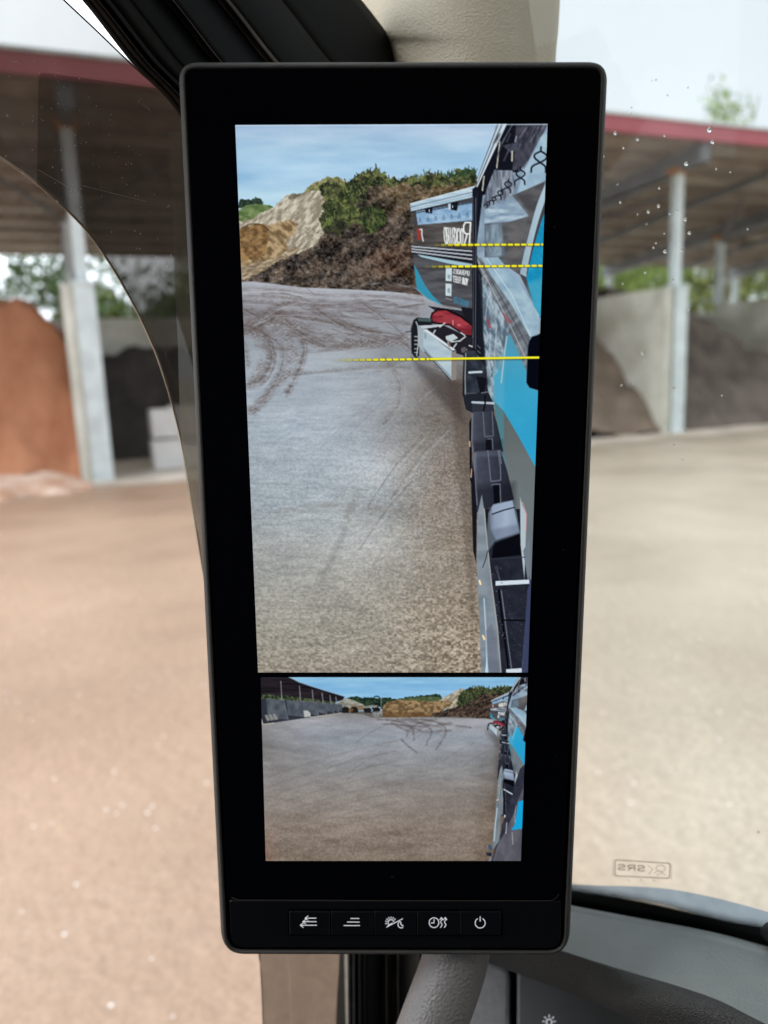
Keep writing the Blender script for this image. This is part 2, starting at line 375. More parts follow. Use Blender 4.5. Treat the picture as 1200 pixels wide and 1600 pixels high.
heap('soil_heap', -BAY + .23, -0.51, -0.3, 7.3, lambda s, n: np.minimum(4.75, (n + 0.3) * 1.9 + 0.25 * np.sin(s * 2.1 + n)) * (0.80 + 0.20 * np.clip((-s - 0.5) / 0.7, 0, 1)) * (0.93 + 0.07 * np.sin(n * 2.2 + s * 1.3)) , M['terracotta'], 'tall terracotta red soil heap filling the left bay', 3)
heap('soil_heap', -2 * BAY + .23, -BAY - 0.24, 0.3, 7.3, lambda s, n: np.minimum(4.4, (n - 0.3) * 1.2), M['terracotta'], 'terracotta soil heap beyond the left edge of the view', 4)
heap('soil_heap', 2 * BAY + .24, 3 * BAY - 0.24, -0.9, 7.3, lambda s, n: np.minimum(np.minimum(4.9, (n + 0.2) * 1.2), 4.9 - 0.55 * (s - 2 * BAY - 2.0)) , M['darksoil'], 'dark soil heap in the bay right of the right steel post', 5)
heap('soil_heap', 3 * BAY + .24, 4 * BAY - 0.24, 0.3, 7.3, lambda s, n: np.minimum(4.2, (n - 0.3) * 1.1), M['darksoil'], 'dark soil heap beyond the right edge of the view', 8)
heap('soil_heap', BAY + .24, 2 * BAY - 0.51, -0.2, 7.3, lambda s, n: np.minimum(4.0, (n + 0.35) * 0.9 ) - 0.0 * s, M['brownsoil'], 'brown soil heap leaning on the pale wall left of the right post', 6)
heap('soil_heap', 0.24, BAY - 0.51, 4.2, 7.3, lambda s, n: np.minimum(3.3, (n - 4.2) * 1.6), M['blacksoil'], 'low dark soil heap at the back of the bay behind the white blocks', 7)
M['spill'] = mat('spilled_sand', (0.55, 0.30, 0.19), 0.95, c2=(0.85, 0.66, 0.54), vs=1.5, detail=9, bump=0.5, bs=5, bd=0.05)
heap('soil_spill', -BAY * 1.6, -0.3, -2.3, 1.2, lambda s, n: (0.5 * np.clip((n + 2.3) / 3.0, 0, 1)) * np.clip((-s - 0.35) / 0.9, 0, 1) - 0.05, M['spill'], 'low spread of pale orange sand spilled onto the yard below the terracotta heap', 31, 0.30)
# concrete blocks
M['block'] = mat('white_concrete_block', (0.72, 0.70, 0.68), 0.8, c2=(0.86, 0.84, 0.82), vs=1.6, detail=8)
def block(s, n, z, w_, d, h, label):
    b = MB(); b.box(sh(s, n, z), SD * w_, ND * d, UP * h)
    b.box(sh(s + w_ * 0.3, n + d * 0.3, z + h), SD * w_ * 0.4, ND * d * 0.4, UP * 0.07)
    o = b.build('concrete_block', M['block'], bevel=0.03); tag(o, label, 'block', 'white concrete blocks stacked in the bay')
block(1.35, 1.0, 0.06, 1.7, 0.8, 0.78, 'white concrete block at the bottom of the stack right of the left post')
block(1.38, 1.02, 0.90, 1.66, 0.76, 0.76, 'white concrete block stacked on top beside the left post')
block(3.35, 1.1, 0.06, 1.7, 0.8, 0.78, 'white concrete block on the ground half hidden behind the monitor')

# trees beyond the shed
M['leaf1'] = mat('leaf_light', (0.12, 0.20, 0.04), 0.6, c2=(0.26, 0.34, 0.07), vs=0.8)
M['leaf2'] = mat('leaf_dark', (0.05, 0.10, 0.03), 0.6, c2=(0.11, 0.18, 0.05), vs=0.8)
M['leaf3'] = mat('leaf_yellow', (0.20, 0.22, 0.05), 0.6, c2=(0.34, 0.33, 0.10), vs=0.8)
M['leaf4'] = mat('leaf_mixed', (0.10, 0.16, 0.035), 0.6, c2=(0.30, 0.33, 0.08), vs=0.12)
M['bark'] = mat('bark', (0.09, 0.07, 0.05), 0.9, var=0.3, vs=5)
def tree(s, n, h, rw, leafm, seed, label, dens=2600, cl=26, sparse=1.0, lo=0.12):
    rng = np.random.RandomState(seed); base = sh(s, n)
    t_ = thing('leafy_tree', label, 'tree', tuple(base), 'trees behind the shed')
    tube([base, base + [0.1, 0, h * .35], base + [0.2, .1, h * .8]], [0.2, 0.14, 0.05], M['bark'], 'trunk', t_, n=8)
    b = MB()
    for k in range(5):
        a = rng.rand() * 6.28; z0 = h * (0.3 + 0.1 * k); d = np.array([math.cos(a), math.sin(a), 0])
        pth = [base + [0, 0, z0], base + d * rw * .5 + [0, 0, z0 + h * .12], base + d * rw * .85 + [0, 0, z0 + h * .3]]
        for p, q in zip(pth[:-1], pth[1:]):
            b.box(p - [.03, .03, 0], np.array([.06, 0, 0]), np.array([0, .06, 0]), q - p)
    b.build('branches', M['bark'], t_)
    V = []; Fc = []
    C = []
    for k in range(cl):
        z = lo + (1 - lo) * rng.rand(); rad = rw * math.sqrt(max(0.05, 1 - (abs(z - 0.5) * 1.7) ** 2)) * rng.rand() ** .5; a = rng.rand() * 6.28
        C.append((rad * math.cos(a), rad * math.sin(a), z * h, rw * (0.25 + 0.2 * rng.rand())))
    for i in range(dens):
        c = C[rng.randint(cl)]; v = rng.randn(3); v /= np.linalg.norm(v); v *= c[3] * rng.rand() ** .4
        p = base + [c[0] + v[0], c[1] + v[1], max(0.3, c[2] + v[2])]
        a = rng.randn(3); a /= np.linalg.norm(a); bb = np.cross(a, rng.randn(3)); bb /= np.linalg.norm(bb)
        L = 0.16 + 0.14 * rng.rand()
        k = len(V); V += [p - a * L, p + bb * L * .5, p + a * L, p - bb * L * .5]; Fc.append((k, k + 1, k + 2, k + 3))
    me = bpy.data.meshes.new('crown'); me.from_pydata([tuple(x) for x in V], [], Fc); me.materials.append(leafm)
    o = bpy.data.objects.new('crown', me); COL.objects.link(o); o.parent = t_; bpy.context.view_layer.update(); o.matrix_parent_inverse = t_.matrix_world.inverted()
TREES = [(-15, 36, 8.6, 4.6, 'leaf1', 'green tree seen past the left edge under the shed roof'),
 (-8, 38, 9.2, 4.4, 'leaf1', 'green tree showing above the terracotta heap'),
 (-2, 34, 9.8, 4.0, 'leaf2', 'green green tree just left of the left steel post'),
 (4.5, 31, 9.0, 4.6, 'leaf2', 'dark green tree just right of the left steel post'),
 (11, 37, 11, 4.8, 'leaf2', 'dark green tree behind the shed, seen through the tinted deflector'),
 (17, 38, 12, 4.8, 'leaf2', 'dark tree behind the shed hidden by the monitor'),
 (23, 36, 12.2, 5.0, 'leaf2', 'dark green tree showing beside the right edge of the monitor'),
 (29, 35, 13, 5.2, 'leaf3', 'yellow green tree behind the pale bay wall'),
 (36, 38, 13.5, 5.4, 'leaf3', 'yellow green tree just right of the right steel post'),
 (43, 37, 13.5, 5.4, 'leaf1', 'green tree at the right edge behind the dark soil heap'),
 (50, 40, 13, 5.4, 'leaf1', 'green tree beyond the right edge of the view')]
for i, (s, n, h, rw, lm, lb) in enumerate(TREES):
    tree(s, n, h, rw, M[lm], 20 + i, lb, dens=4200 if s > 8 else 3000, cl=34)
tree(47, 26, 21.6, 3.6, M['leaf1'], 77, 'tall sparse tree rising above the red roof edge at the right', dens=300, cl=13, lo=0.8)
# hedge: low undergrowth that nobody could count
V = []; Fc = []; rng = np.random.RandomState(5)
for i in range(24000):
    q_ = -22 + 100 * rng.rand(); p = sh(q_, 42 + 5 * rng.rand(), (8.1 + 0.13 * max(0, q_) + 1.2 * math.sin(q_ * .8)) * rng.rand() ** .75); a = rng.randn(3); a /= np.linalg.norm(a); bb = np.cross(a, rng.randn(3)); bb /= np.linalg.norm(bb); L = .44
    k = len(V); V += [p - a * L, p + bb * L * .6, p + a * L, p - bb * L * .6]; Fc.append((k, k + 1, k + 2, k + 3))
me = bpy.data.meshes.new('undergrowth'); me.from_pydata([tuple(x) for x in V], [], Fc); me.materials.append(M['leaf4'])
o = bpy.data.objects.new('undergrowth', me); COL.objects.link(o); tag(o, 'dense green undergrowth between the trees behind the shed', 'undergrowth', kind='stuff')

# ------------------------------------------------------------------ cab: shell
SHELL = []
Lw, Fb, ZF, ZR = 2.25, -1.9, 1.15, 3.28
o = MB().box(tk(-0.05, Fb, ZR), TL * (Lw + .1), TF * (-Fb + 0.02), UP * 0.04).build('cab_roof_lining', M['lining']); tag(o, 'pale lining of the truck cab roof overhead', 'roof lining')
o = MB().box(tk(-0.05, Fb - .05, ZF), TL * (Lw + .1), TF * 0.05, UP * (ZR - ZF)).build('cab_back_wall', M['darklining']); tag(o, 'dark rear wall of the truck cab behind the seats', 'wall')
o = MB().box(tk(-0.05, Fb, ZF - .04), TL * (Lw + .1), TF * (-Fb + 0.02), UP * 0.04).build('cab_floor', M['darklining']); tag(o, kind='structure')
o = MB().box(tk(Lw, Fb, ZF), TL * 0.05, TF * (-Fb), UP * 0.75).box(tk(Lw, Fb, 2.9), TL * 0.05, TF * (-Fb), UP * (ZR - 2.9)).box(tk(Lw, Fb, 1.9), TL * 0.05, TF * 1.0, UP * 1.0).build('passenger_door', M['darklining']); tag(o, 'dark passenger side door panel of the cab', 'door')
dz = sidepx(545, 1800)[2]
db = MB().box(tk(-0.06, Fb, ZF), TL * 0.05, TF * (-Fb - .02), UP * (dz - ZF)).box(tk(-0.06, Fb, dz), TL * 0.05, TF * 1.0, UP * (ZR - dz))
o = db.build('driver_door', M['darklining']); tag(o, 'dark driver door panel below the side window', 'door')
o = MB().box(tk(0.30, 0.0, 3.12), TL * (Lw - .3), TF * 0.04, UP * (ZR - 3.12)).build('windscreen_header', M['lining']); tag(o, 'pale header panel above the windscreen', 'panel')

# side window: glass and rubber seals around its front corner
FRAMEL = [(-420, -640), (-120, -290), (60, -90), (140, 0), (212, 92), (285, 172), (378, 330), (450, 540), (505, 820), (537, 1150), (549, 1420), (550, 1530), (551, 1700), (553, 2000)]
sw = thing('side_window', 'cab side window with black rubber seals beside the monitor', 'window', tuple(sidepx(300, 900)))
fl = spline(FRAMEL, 90)
def seal(name, x0, x1, top0, top1, mt, bulge, off, lo_off=None):
    """strip following the window frame: x0..x1 px offsets from the frame line at the bottom, top0..top1 at the top"""
    V = []; nc = 9
    for i, (x, y) in enumerate(fl):
        k = min(1, max(0, (y - 200) / 1250.0)); k = k ** 0.6
        a = top0 + (x0 - top0) * k; b = top1 + (x1 - top1) * k
        for j in range(nc):
            f = j / (nc - 1)
            V.append(sidepx(x + a + (b - a) * f, y, off + bulge * math.sin(math.pi * f)))
    n = len(V)
    V += [v - TL * 0.004 for v in V]
    Fc = grid_faces(len(fl), nc); Fc += [tuple(i + n for i in f) for f in Fc]
    R = len(fl)
    for i in range(R - 1):
        for c in (0, nc - 1): Fc.append((i * nc + c, (i + 1) * nc + c, n + (i + 1) * nc + c, n + i * nc + c))
    return mesh(name, V, Fc, mt, sw, smooth=True)
seal('outer_seal', 0, 9, 0, 22, M['rubber_dusty'], 0.004, 0.004)
seal('seal_lip', 9, 14, 22, 32, M['rubber'], 0.006, 0.010)
seal('inner_seal', 14, 22, 32, 62, M['rubber_dusty'], 0.002, 0.008)
seal('frame_strip', 22, 52, 62, 128, M['rubber'], 0.0015, 0.008)
seal('frame_edge', 52, 54, 128, 131, M['rubber_edge'], 0.002, 0.013)
seal('frame_strip', 54, 70, 131, 208, M['rubber'], 0.0012, 0.008)
seal('frame_edge', 70, 72, 208, 219, M['rubber_edge'], 0.002, 0.012)
seal('frame_strip', 72, 105, 219, 300, M['rubber'], 0.002, 0.007)
seal('frame_strip', 105, 165, 300, 425, M['rubber'], 0.002, 0.004)
M['sideglass'] = glassmat('side_glass', (0.97, 0.975, 0.985), gloss=0.003, dirt=0.03, dadd=0.002)
gl = [sidepx(x + 6, y, -0.012) for x, y in spline(FRAMEL, 30)]
ext = [tk(-0.012, -1.3, gl[-1][2]), tk(-0.012, -1.3, gl[0][2])]
o = mesh('window_glass', gl + ext, [tuple(range(len(gl) + 2))], M['sideglass'], sw)

# wind deflector: tinted acrylic outside the side window
DEFL = [(-330, 60), (-150, 150), (0, 246), (62, 290), (128, 352), (172, 412), (212, 482), (243, 550), (266, 620), (285, 700), (299, 780), (312, 860), (323, 930), (350, 1120), (380, 1320), (405, 1490), (411, 1600), (418, 1760)]
DEFT = [(-330, -480), (-150, -290), (-20, -125), (60, -40), (100, 0), (150, 47), (205, 100), (275, 165), (330, 230), (400, 380), (470, 700), (520, 1100), (547, 1480), (550, 1600), (552, 1760)]
M['acrylic'] = glassmat('smoked_acrylic', (0.345, 0.335, 0.325), gloss=0.004, dirt=0.07, dirtc=(0.40, 0.35, 0.28), ds=10, dadd=0.02)
M['reflection_dark'] = glassmat('painted_reflection', (0.60, 0.58, 0.575), gloss=0.002)
M['acrylic_pale'] = glassmat('acrylic_rim', (0.78, 0.74, 0.66), gloss=0.06, dadd=0.18, dirtc=(0.5, 0.45, 0.36))
M['acrylic_edge'] = mat('acrylic_edge', (0.42, 0.33, 0.25), 0.3, var=0.2)
M['line'] = mat('dark_edge_line', (0.03, 0.03, 0.04), 0.5, var=0.1)
wd = thing('wind_deflector', 'smoked brown wind deflector with curved edge outside the side window', 'wind deflector', tuple(sidepx(100, 400, -.03)))
a = spline(DEFL, 70); b = spline(DEFT, 70)
def dpt(q, off=-0.035): return sidepx(q[0], q[1], off)
nc = 14; V = []
for p, q in zip(a, b):
    for j in range(nc):
        f = j / (nc - 1); V.append(dpt(p + (q - p) * f, -0.035 - 0.010 * math.sin(math.pi * f)))
mesh('tinted_sheet', V, grid_faces(70, nc), M['acrylic'], wd, smooth=True)
tube([dpt(p, -0.035) for p in a], 0.0006, M['acrylic_edge'], 'cut_edge', wd, n=6)
tube([dpt(p, -0.035) for p in b], 0.0004, M['line'], 'top_edge', wd, n=6)
# pale moulded rim by the pillar
V = []
for x, y in spline([(262, 205), (268, 300), (276, 500), (300, 800), (420, 1100), (522, 1400), (525, 1600), (527, 1760)], 40): V += [dpt((x, y), -0.033), dpt((x + (22 if y > 1100 else 26), y), -0.033)]
mesh('moulded_rim', V, grid_faces(40, 2), M['acrylic_pale'], wd)
rr = []
def rq(pts, r, n=7):
    """rounded polygon in px"""
    o = []
    m_ = len(pts); P = [np.array(p, float) for p in pts]
    for i in range(m_):
        p = P[i]; a_ = nrm(P[i - 1] - p); c_ = nrm(P[(i + 1) % m_] - p); rr_ = r[i] if hasattr(r, '__len__') else r
        p0 = p + a_ * rr_; p1 = p + c_ * rr_
        for k in range(n + 1):
            f = k / n; o.append((1 - f) ** 2 * p0 + 2 * f * (1 - f) * p + f * f * p1)
    return o
refl_patch = rq([(60, 112), (330, 150), (330, 700), (285, 695), (245, 552), (212, 482), (172, 412), (128, 352), (58, 288)], [14, 5, 2, 1, 1, 1, 1, 1, 1], 4)
mesh('dark_reflection', [dpt(p, -0.034) for p in refl_patch], [tuple(range(len(refl_patch)))], M['reflection_dark'], wd)  # darker rounded reflection on the deflector, put in as a tinted sheet
# dust specks and scratches
V = []; Fc = []; rng = np.random.RandomState(11)
for i in range(150):
    x = 5 + 270 * rng.rand(); y = 90 + 330 * rng.rand()
    if y > 245 + x * 0.8 or y < 0.95 * x: continue
    s_ = 0.6 + 1.1 * rng.rand() ** 3; k = len(V)
    for q in range(6): V.append(dpt((x + s_ * math.cos(q * 1.047), y + s_ * math.sin(q * 1.047) * 1.2), -0.0325))
    Fc.append(tuple(range(k, k + 6)))
for x0, y0, x1, y1 in ((215, 160, 222, 152), (221, 153, 215, 162), (222, 162, 236, 174), (130, 290, 230, 315), (60, 265, 120, 300), (225, 165, 234, 170)):
    k = len(V); V += [dpt((x0, y0), -.0325), dpt((x1, y1), -.0325), dpt((x1, y1 + .7), -.0325), dpt((x0, y0 + .7), -.0325)]; Fc.append((k, k + 1, k + 2, k + 3))
M['dust'] = glassmat('dust', (0.8, 0.8, 0.8), gloss=0.02, dadd=0.42, dirtc=(0.6, 0.6, 0.58))
o = mesh('dust_specks', V, Fc, M['dust'], wd); o['kind'] = 'stuff'

# pillar trim: khaki cover, rounded
rowsT = [(-700, 330, 900), (-400, 420, 892), (-100, 527, 880), (0, 560, 875), (50, 588, 872), (100, 618, 868), (300, 640, 862), (800, 650, 855), (1300, 655, 800), (1440, 655, 760)]
rt = spline(rowsT, 60); V = []; nc = 28
for y, x0, x1 in rt:
    for j in range(nc):
        f = j / (nc - 1); x = x0 + (x1 - x0) * f
        d = 0.466 - 0.024 * math.sin(math.pi * f) - 0.012 * f
        V.append(at(x, y, d))
n0 = len(V); V += [v + (v - EYE) * 0.10 for v in V]
Fc = grid_faces(60, nc); Fc += [tuple(i + n0 for i in f) for f in Fc]
for i in range(59):
    for c in (0, nc - 1): Fc.append((i * nc + c, (i + 1) * nc + c, n0 + (i + 1) * nc + c, n0 + i * nc + c))
o = mesh('pillar_trim', V, Fc, M['trim'], smooth=True); tag(o, 'grained khaki cover of the cab front pillar above the monitor', 'pillar trim')

# grab handle below the monitor
hp = [at(735, 1380, 0.425), at(722, 1440, 0.42), at(708, 1510, 0.416), at(676, 1600, 0.408), at(640, 1700, 0.40), at(600, 1800, 0.39)]
o = tube([np.array(q) for q in spline(hp, 24)], 0.0176, M['handle'], 'grab_handle', n=36, up=(0.3, 1, 0)); tag(o, 'rounded grey grab handle slanting down below the monitor', 'handle')

# ------------------------------------------------------------------ windscreen
ws = thing('windscreen', 'clear front windscreen right of the monitor with raindrops on it', 'windscreen', tuple(frontpx(1050, 1100)))
M['wsglass'] = glassmat('windscreen_glass', (0.97, 0.985, 0.97), gloss=0.02, dirt=0.05, dadd=0.008, dirtc=(0.6, 0.62, 0.6), ds=9)
zb, zt = 1.70, 3.2
mesh('glass_pane', [tk(0.02, 0, zb), tk(Lw, 0, zb), tk(Lw, 0, zt), tk(0.02, 0, zt)], [(0, 1, 2, 3)], M['wsglass'], ws)
FR = [(820, 1380), (888, 1391), (978, 1405), (1067, 1424), (1140, 1441), (1200, 1452), (1300, 1480), (1500, 1540)]      # top of the solid black band
frp = spline(FR, 60)
M['frit'] = mat('black_frit', (0.004, 0.0045, 0.005), 0.5, var=0.1, spec=0.3)
low = [(x, y + 260) for x, y in frp]
V = [frontpx(x, y, -0.004) for x, y in frp] + [frontpx(x, y, -0.004) for x, y in low]
mesh('frit_band', V, grid_faces(2, 60), M['frit'], ws)
V = []; Fc = []
for row in range(8):
    for i in range(0, 150):
        x = 860 + i * 2.9 + (row % 2) * 1.45 + row * .9
        if x > 1290: continue
        y = np.interp(x, frp[:, 0], frp[:, 1]) + 1.0 - row * 1.9
        rad = 1.5 * (1 - row / 10); k = len(V)
        for q in range(6): V.append(frontpx(x + rad * math.cos(q * 1.047), y + rad * 1.1 * math.sin(q * 1.047), -0.0042))
        Fc.append(tuple(range(k, k + 6)))
o = mesh('frit_dots', V, Fc, M['frit'], ws); o['kind'] = 'stuff'
# bluish reflection near the foot of the glass, built as a tinted strip
BU = spline([(820, 1376), (920, 1383), (990, 1385), (1045, 1389), (1100, 1399), (1150, 1411), (1200, 1425), (1300, 1455), (1500, 1520)], 60)
BLo = spline([(820, 1400), (920, 1400), (990, 1405), (1045, 1415), (1100, 1432), (1150, 1446), (1200, 1460), (1300, 1490), (1500, 1560)], 60)
M['bluerefl'] = glassmat('blue_reflection', (0.42, 0.56, 0.74), gloss=0.02, dadd=0.10, dirtc=(0.45, 0.62, 0.85))
mesh('blue_reflection', [frontpx(x, y, -0.003) for x, y in BU] + [frontpx(x, y, -0.003) for x, y in BLo], grid_faces(2, 60), M['bluerefl'], ws)
# etched label, seen from behind (mirrored)
def ribbon(lines, wpx, proj):
    V = []; Fc = []
    for L in lines:
        L = np.array(L, float)
        for p, q in zip(L[:-1], L[1:]):
            d = q - p; ln = np.linalg.norm(d)
            if ln < 1e-6: continue
            d /= ln; n = np.array([-d[1], d[0]]) * wpx / 2; e = d * wpx * .35; k = len(V)
            V += [proj(*(p - e + n)), proj(*(q + e + n)), proj(*(q + e - n)), proj(*(p - e - n))]; Fc.append((k, k + 1, k + 2, k + 3))
    return V, Fc
GLY = {'S': [[(1, .12), (.75, 0), (.25, 0), (0, .2), (.2, .45), (.8, .55), (1, .8), (.75, 1), (.25, 1), (0, .88)]],
 'R': [[(0, 1), (0, 0), (.75, 0), (1, .15), (1, .38), (.75, .5), (0, .5)], [(.45, .5), (1, 1)]],
 'O': [[(.3, 0), (.7, 0), (1, .25), (1, .75), (.7, 1), (.3, 1), (0, .75), (0, .25), (.3, 0)]],
 'C': [[(1, .18), (.7, 0), (.3, 0), (0, .25), (0, .75), (.3, 1), (.7, 1), (1, .82)]],
 'K': [[(0, 0), (0, 1)], [(1, 0), (0, .55)], [(.3, .4), (1, 1)]],
 'B': [[(0, 0), (0, 1), (.7, 1), (1, .85), (1, .62), (.7, .5), (0, .5)], [(.7, .5), (.95, .38), (.95, .12), (.7, 0), (0, 0)]],
 'I': [[(.5, 0), (.5, 1)]],
 'D': [[(0, 0), (0, 1), (.6, 1), (1, .75), (1, .25), (.6, 0), (0, 0)]],
 'T': [[(0, 0), (1, 0)], [(.5, 0), (.5, 1)]], 'E': [[(1, 0), (0, 0), (0, 1), (1, 1)], [(0, .5), (.8, .5)]],
 'L': [[(0, 0), (0, 1), (1, 1)]], 'Y': [[(0, 0), (.5, .5), (1, 0)], [(.5, .5), (.5, 1)]], 'A': [[(0, 1), (.5, 0), (1, 1)], [(.2, .65), (.8, .65)]],
 'N': [[(0, 1), (0, 0), (1, 1), (1, 0)]], 'U': [[(0, 0), (0, .8), (.3, 1), (.7, 1), (1, .8), (1, 0)]], 'F': [[(1, 0), (0, 0), (0, 1)], [(0, .5), (.8, .5)]],
 'M': [[(0, 1), (0, 0), (.5, .6), (1, 0), (1, 1)]], 'P': [[(0, 1), (0, 0), (.8, 0), (1, .25), (.8, .5), (0, .5)]], 'W': [[(0, 0), (.25, 1), (.5, .3), (.75, 1), (1, 0)]],
 'G': [[(1, .15), (.7, 0), (.3, 0), (0, .25), (0, .75), (.3, 1), (1, 1), (1, .55), (.6, .55)]], 'H': [[(0, 0), (0, 1)], [(1, 0), (1, 1)], [(0, .5), (1, .5)]], ' ': []}
def words(txt, q, mirror=True, gap=.3):
    """strokes of txt fitted in the quad q (tl, tr, br, bl)"""
    q = [np.array(p, float) for p in q]; n = len(txt); o = []
    for i, ch in enumerate(txt):
        for L in GLY[ch]:
            l2 = []
            for x, y in L:
                u = (i + x * (1 - gap)) / (n - gap)
                if mirror: u = 1 - u
                l2.append(q[0] * (1 - u) * (1 - y) + q[1] * u * (1 - y) + q[2] * u * y + q[3] * (1 - u) * y)
            o.append(l2)
    return o
M['etch'] = glassmat('etched_ink', (0.30, 0.28, 0.25), gloss=0.02)
M['etch2'] = glassmat('etched_faint', (0.70, 0.68, 0.64), gloss=0.02)
pj = lambda x, y: frontpx(x, y, -0.0035)
box = rq([(961, 1343.5), (1047, 1349), (1046, 1372.5), (961, 1368.5)], 3.5, 5); box.append(box[0])
V, Fc = ribbon([box] , 1.5, pj)
v2, f2 = ribbon(words('SRS', [(966, 1351), (1007, 1353), (1007, 1361), (966, 1359)]), 1.7, pj)
k = len(V); V += v2; Fc += [tuple(i + k for i in f) for f in f2]
mesh('etched_label', V, Fc, M['etch'], ws)
el = [[(1032 + 7 * math.cos(t_), 1357 + 5 * math.sin(t_)) for t_ in np.linspace(0, 6.3, 20)], [(1022, 1364), (1030, 1360), (1040, 1368)], [(1012, 1352), (1020, 1358), (1014, 1366)], [(1026, 1367), (1036, 1364)], [(981, 1374), (983, 1376)], [(1001, 1374), (1003, 1376)], [(1021, 1375), (1023, 1377)], [(958, 1343), (958, 1369)], [(1049, 1350), (1049, 1374)]]
V, Fc = ribbon(el, 1.6, pj); mesh('etched_symbol', V, Fc, M['etch2'], ws)

# raindrops: each its own object
M['water'] = bpy.data.materials.new('water'); M['water'].use_nodes = True
bb = M['water'].node_tree.nodes['Principled BSDF']; bb.inputs['Transmission Weight'].default_value = 1; bb.inputs['Roughness'].default_value = 0.0; bb.inputs['IOR'].default_value = 1.33
drops = [(961, 208, 3.5), (996, 218, 3), (974, 231, 2.6), (1038, 212, 2), (1072, 256, 4.5), (943, 244, 2.2), (1030, 294, 2.2), (969, 316, 2.6), (1013, 331, 3.4), (1029, 322, 3.2), (1046, 334, 2.2), (1057, 330, 3), (1071, 343, 3.2), (1077, 364, 3.8), (1025, 380, 2.2), (1021, 387, 2), (1039, 393, 4), (1065, 391, 3), (1108, 203, 5), (1113, 222, 4), (1008, 426, 2.4), (973, 443, 1.8), (1051, 438, 3), (1141, 269, 1.8), (1119, 264, 1.8), (1168, 358, 1.8), (1004, 552, 4), (1007, 563, 2), (989, 598, 2.5), (1053, 606, 3), (971, 602, 2), (1077, 484, 2.4), (1128, 618, 2), (1070, 673, 2.5), (1053, 695, 2.2), (1025, 125, 1.8), (1043, 149, 1.6), (987, 168, 1.6), (1019, 126, 1.4), (986, 177, 1.5), (1075, 137, 1.8), (1066, 718, 1.8), (996, 335, 1.6), (1038, 365, 1.8), (965, 288, 1.4), (1185, 1300, 2), (1010, 350, 1.4)]
for i, (x, y, rad) in enumerate(drops):
    c = frontpx(x, y, 0.001); d = np.dot(c - EYE, cw([0, 0, 1])); R = rad * d / F * 0.78
    V = []; nr, nq = 5, 12
    for a_ in range(nr):
        th = a_ / (nr - 1) * math.pi / 2
        for q in range(nq):
            ph = 2 * math.pi * q / nq
            V.append(c + TF * (0.55 * R * math.sin(th)) + (TL * math.cos(ph) + UP * math.sin(ph) * (1.25 if i % 3 == 0 else 1)) * R * max(math.cos(th), 0.02))
    o = mesh('raindrop', V, grid_faces(nr, nq, True) + [tuple(range(nq)), tuple(range((nr - 1) * nq, nr * nq))], M['water'], smooth=True)
    tag(o, 'small clear raindrop clinging to the outside of the windscreen', 'raindrop', 'raindrops on the windscreen')

# ------------------------------------------------------------------ dashboard
ZD = float(frontpx(1000, 1470)[2]) + 0.0
da = thing('dashboard', 'grey green truck dashboard with grained dark edge below the windscreen', 'dashboard', tuple(zpx(1000, 1480, ZD)))
E0 = spline([(800, 1396), (885, 1414), (978, 1431), (1104, 1454), (1200, 1479), (1350, 1525), (1600, 1610)], 60)
E1 = spline([(760, 1454), (867, 1489), (967, 1521), (1100, 1562), (1180, 1600), (1350, 1690), (1500, 1780)], 60)
def topz(x, y, lift=0.0): return zpx(x, y, ZD + lift)
EB = [frontpx(x, y, -0.008) for x, y in E0]
V = []; nc = 24
for i_, (p, q) in enumerate(zip(E0, E1)):
    for j in range(nc):
        f = j / (nc - 1); Bq = zpx(q[0], q[1], EB[i_][2] + 0.004)
        lift = 0.0
        if f < 0.12: lift = -0.003 * math.cos(f / 0.12 * math.pi / 2)
        V.append(EB[i_] * (1 - f) + Bq * f + UP * (lift + 0.003 + (0.002 if 0.10 < f < 0.17 else 0)))
mesh('top_pad', V, grid_faces(60, nc), M['dashtop'], da, smooth=True)
# rear drop of the pad
V = [v for v in EB] + [v - UP * 0.25 for v in EB]
mesh('pad_back', V, grid_faces(2, 60), M['frit'], da)
# rolled dark edge: from E1 curling over and down toward the driver
E2 = spline([(700, 1484), (808, 1521), (900, 1556), (952, 1577), (1002, 1600), (1200, 1700), (1330, 1790)], 60)
V = []
for i_, (p, q) in enumerate(zip(E1, E2)):
    A = zpx(p[0], p[1], EB[i_][2] + 0.004) + UP * 0.003; B = onp(q[0], q[1], A + np.array([0, 0, -0.030]), UP); 
    for j in range(nc):
        f = j / (nc - 1); th = f * math.pi / 2
        V.append(A * (1 - math.sin(th)) + np.array([B[0], B[1], A[2]]) * math.sin(th) - UP * 0.030 * (1 - math.cos(th)))
mesh('edge_roll', V, grid_faces(60, nc), M['leather'], da, smooth=True)
# lower panel, set below the roll with a dark gap
def lowp(x, y, d): return at(x, y, d)
B0 = V[nc - 1::nc]
dirv = cw([0, 0, 1])
V = []
for p in B0: V.append(p + TF * 0.05 + UP * 0.002); 
k = len(V)
for p in B0: V.append(p + TF * 0.05 - UP * 0.30)
mesh('lower_fascia', V, grid_faces(2, k), M['panel'], da)
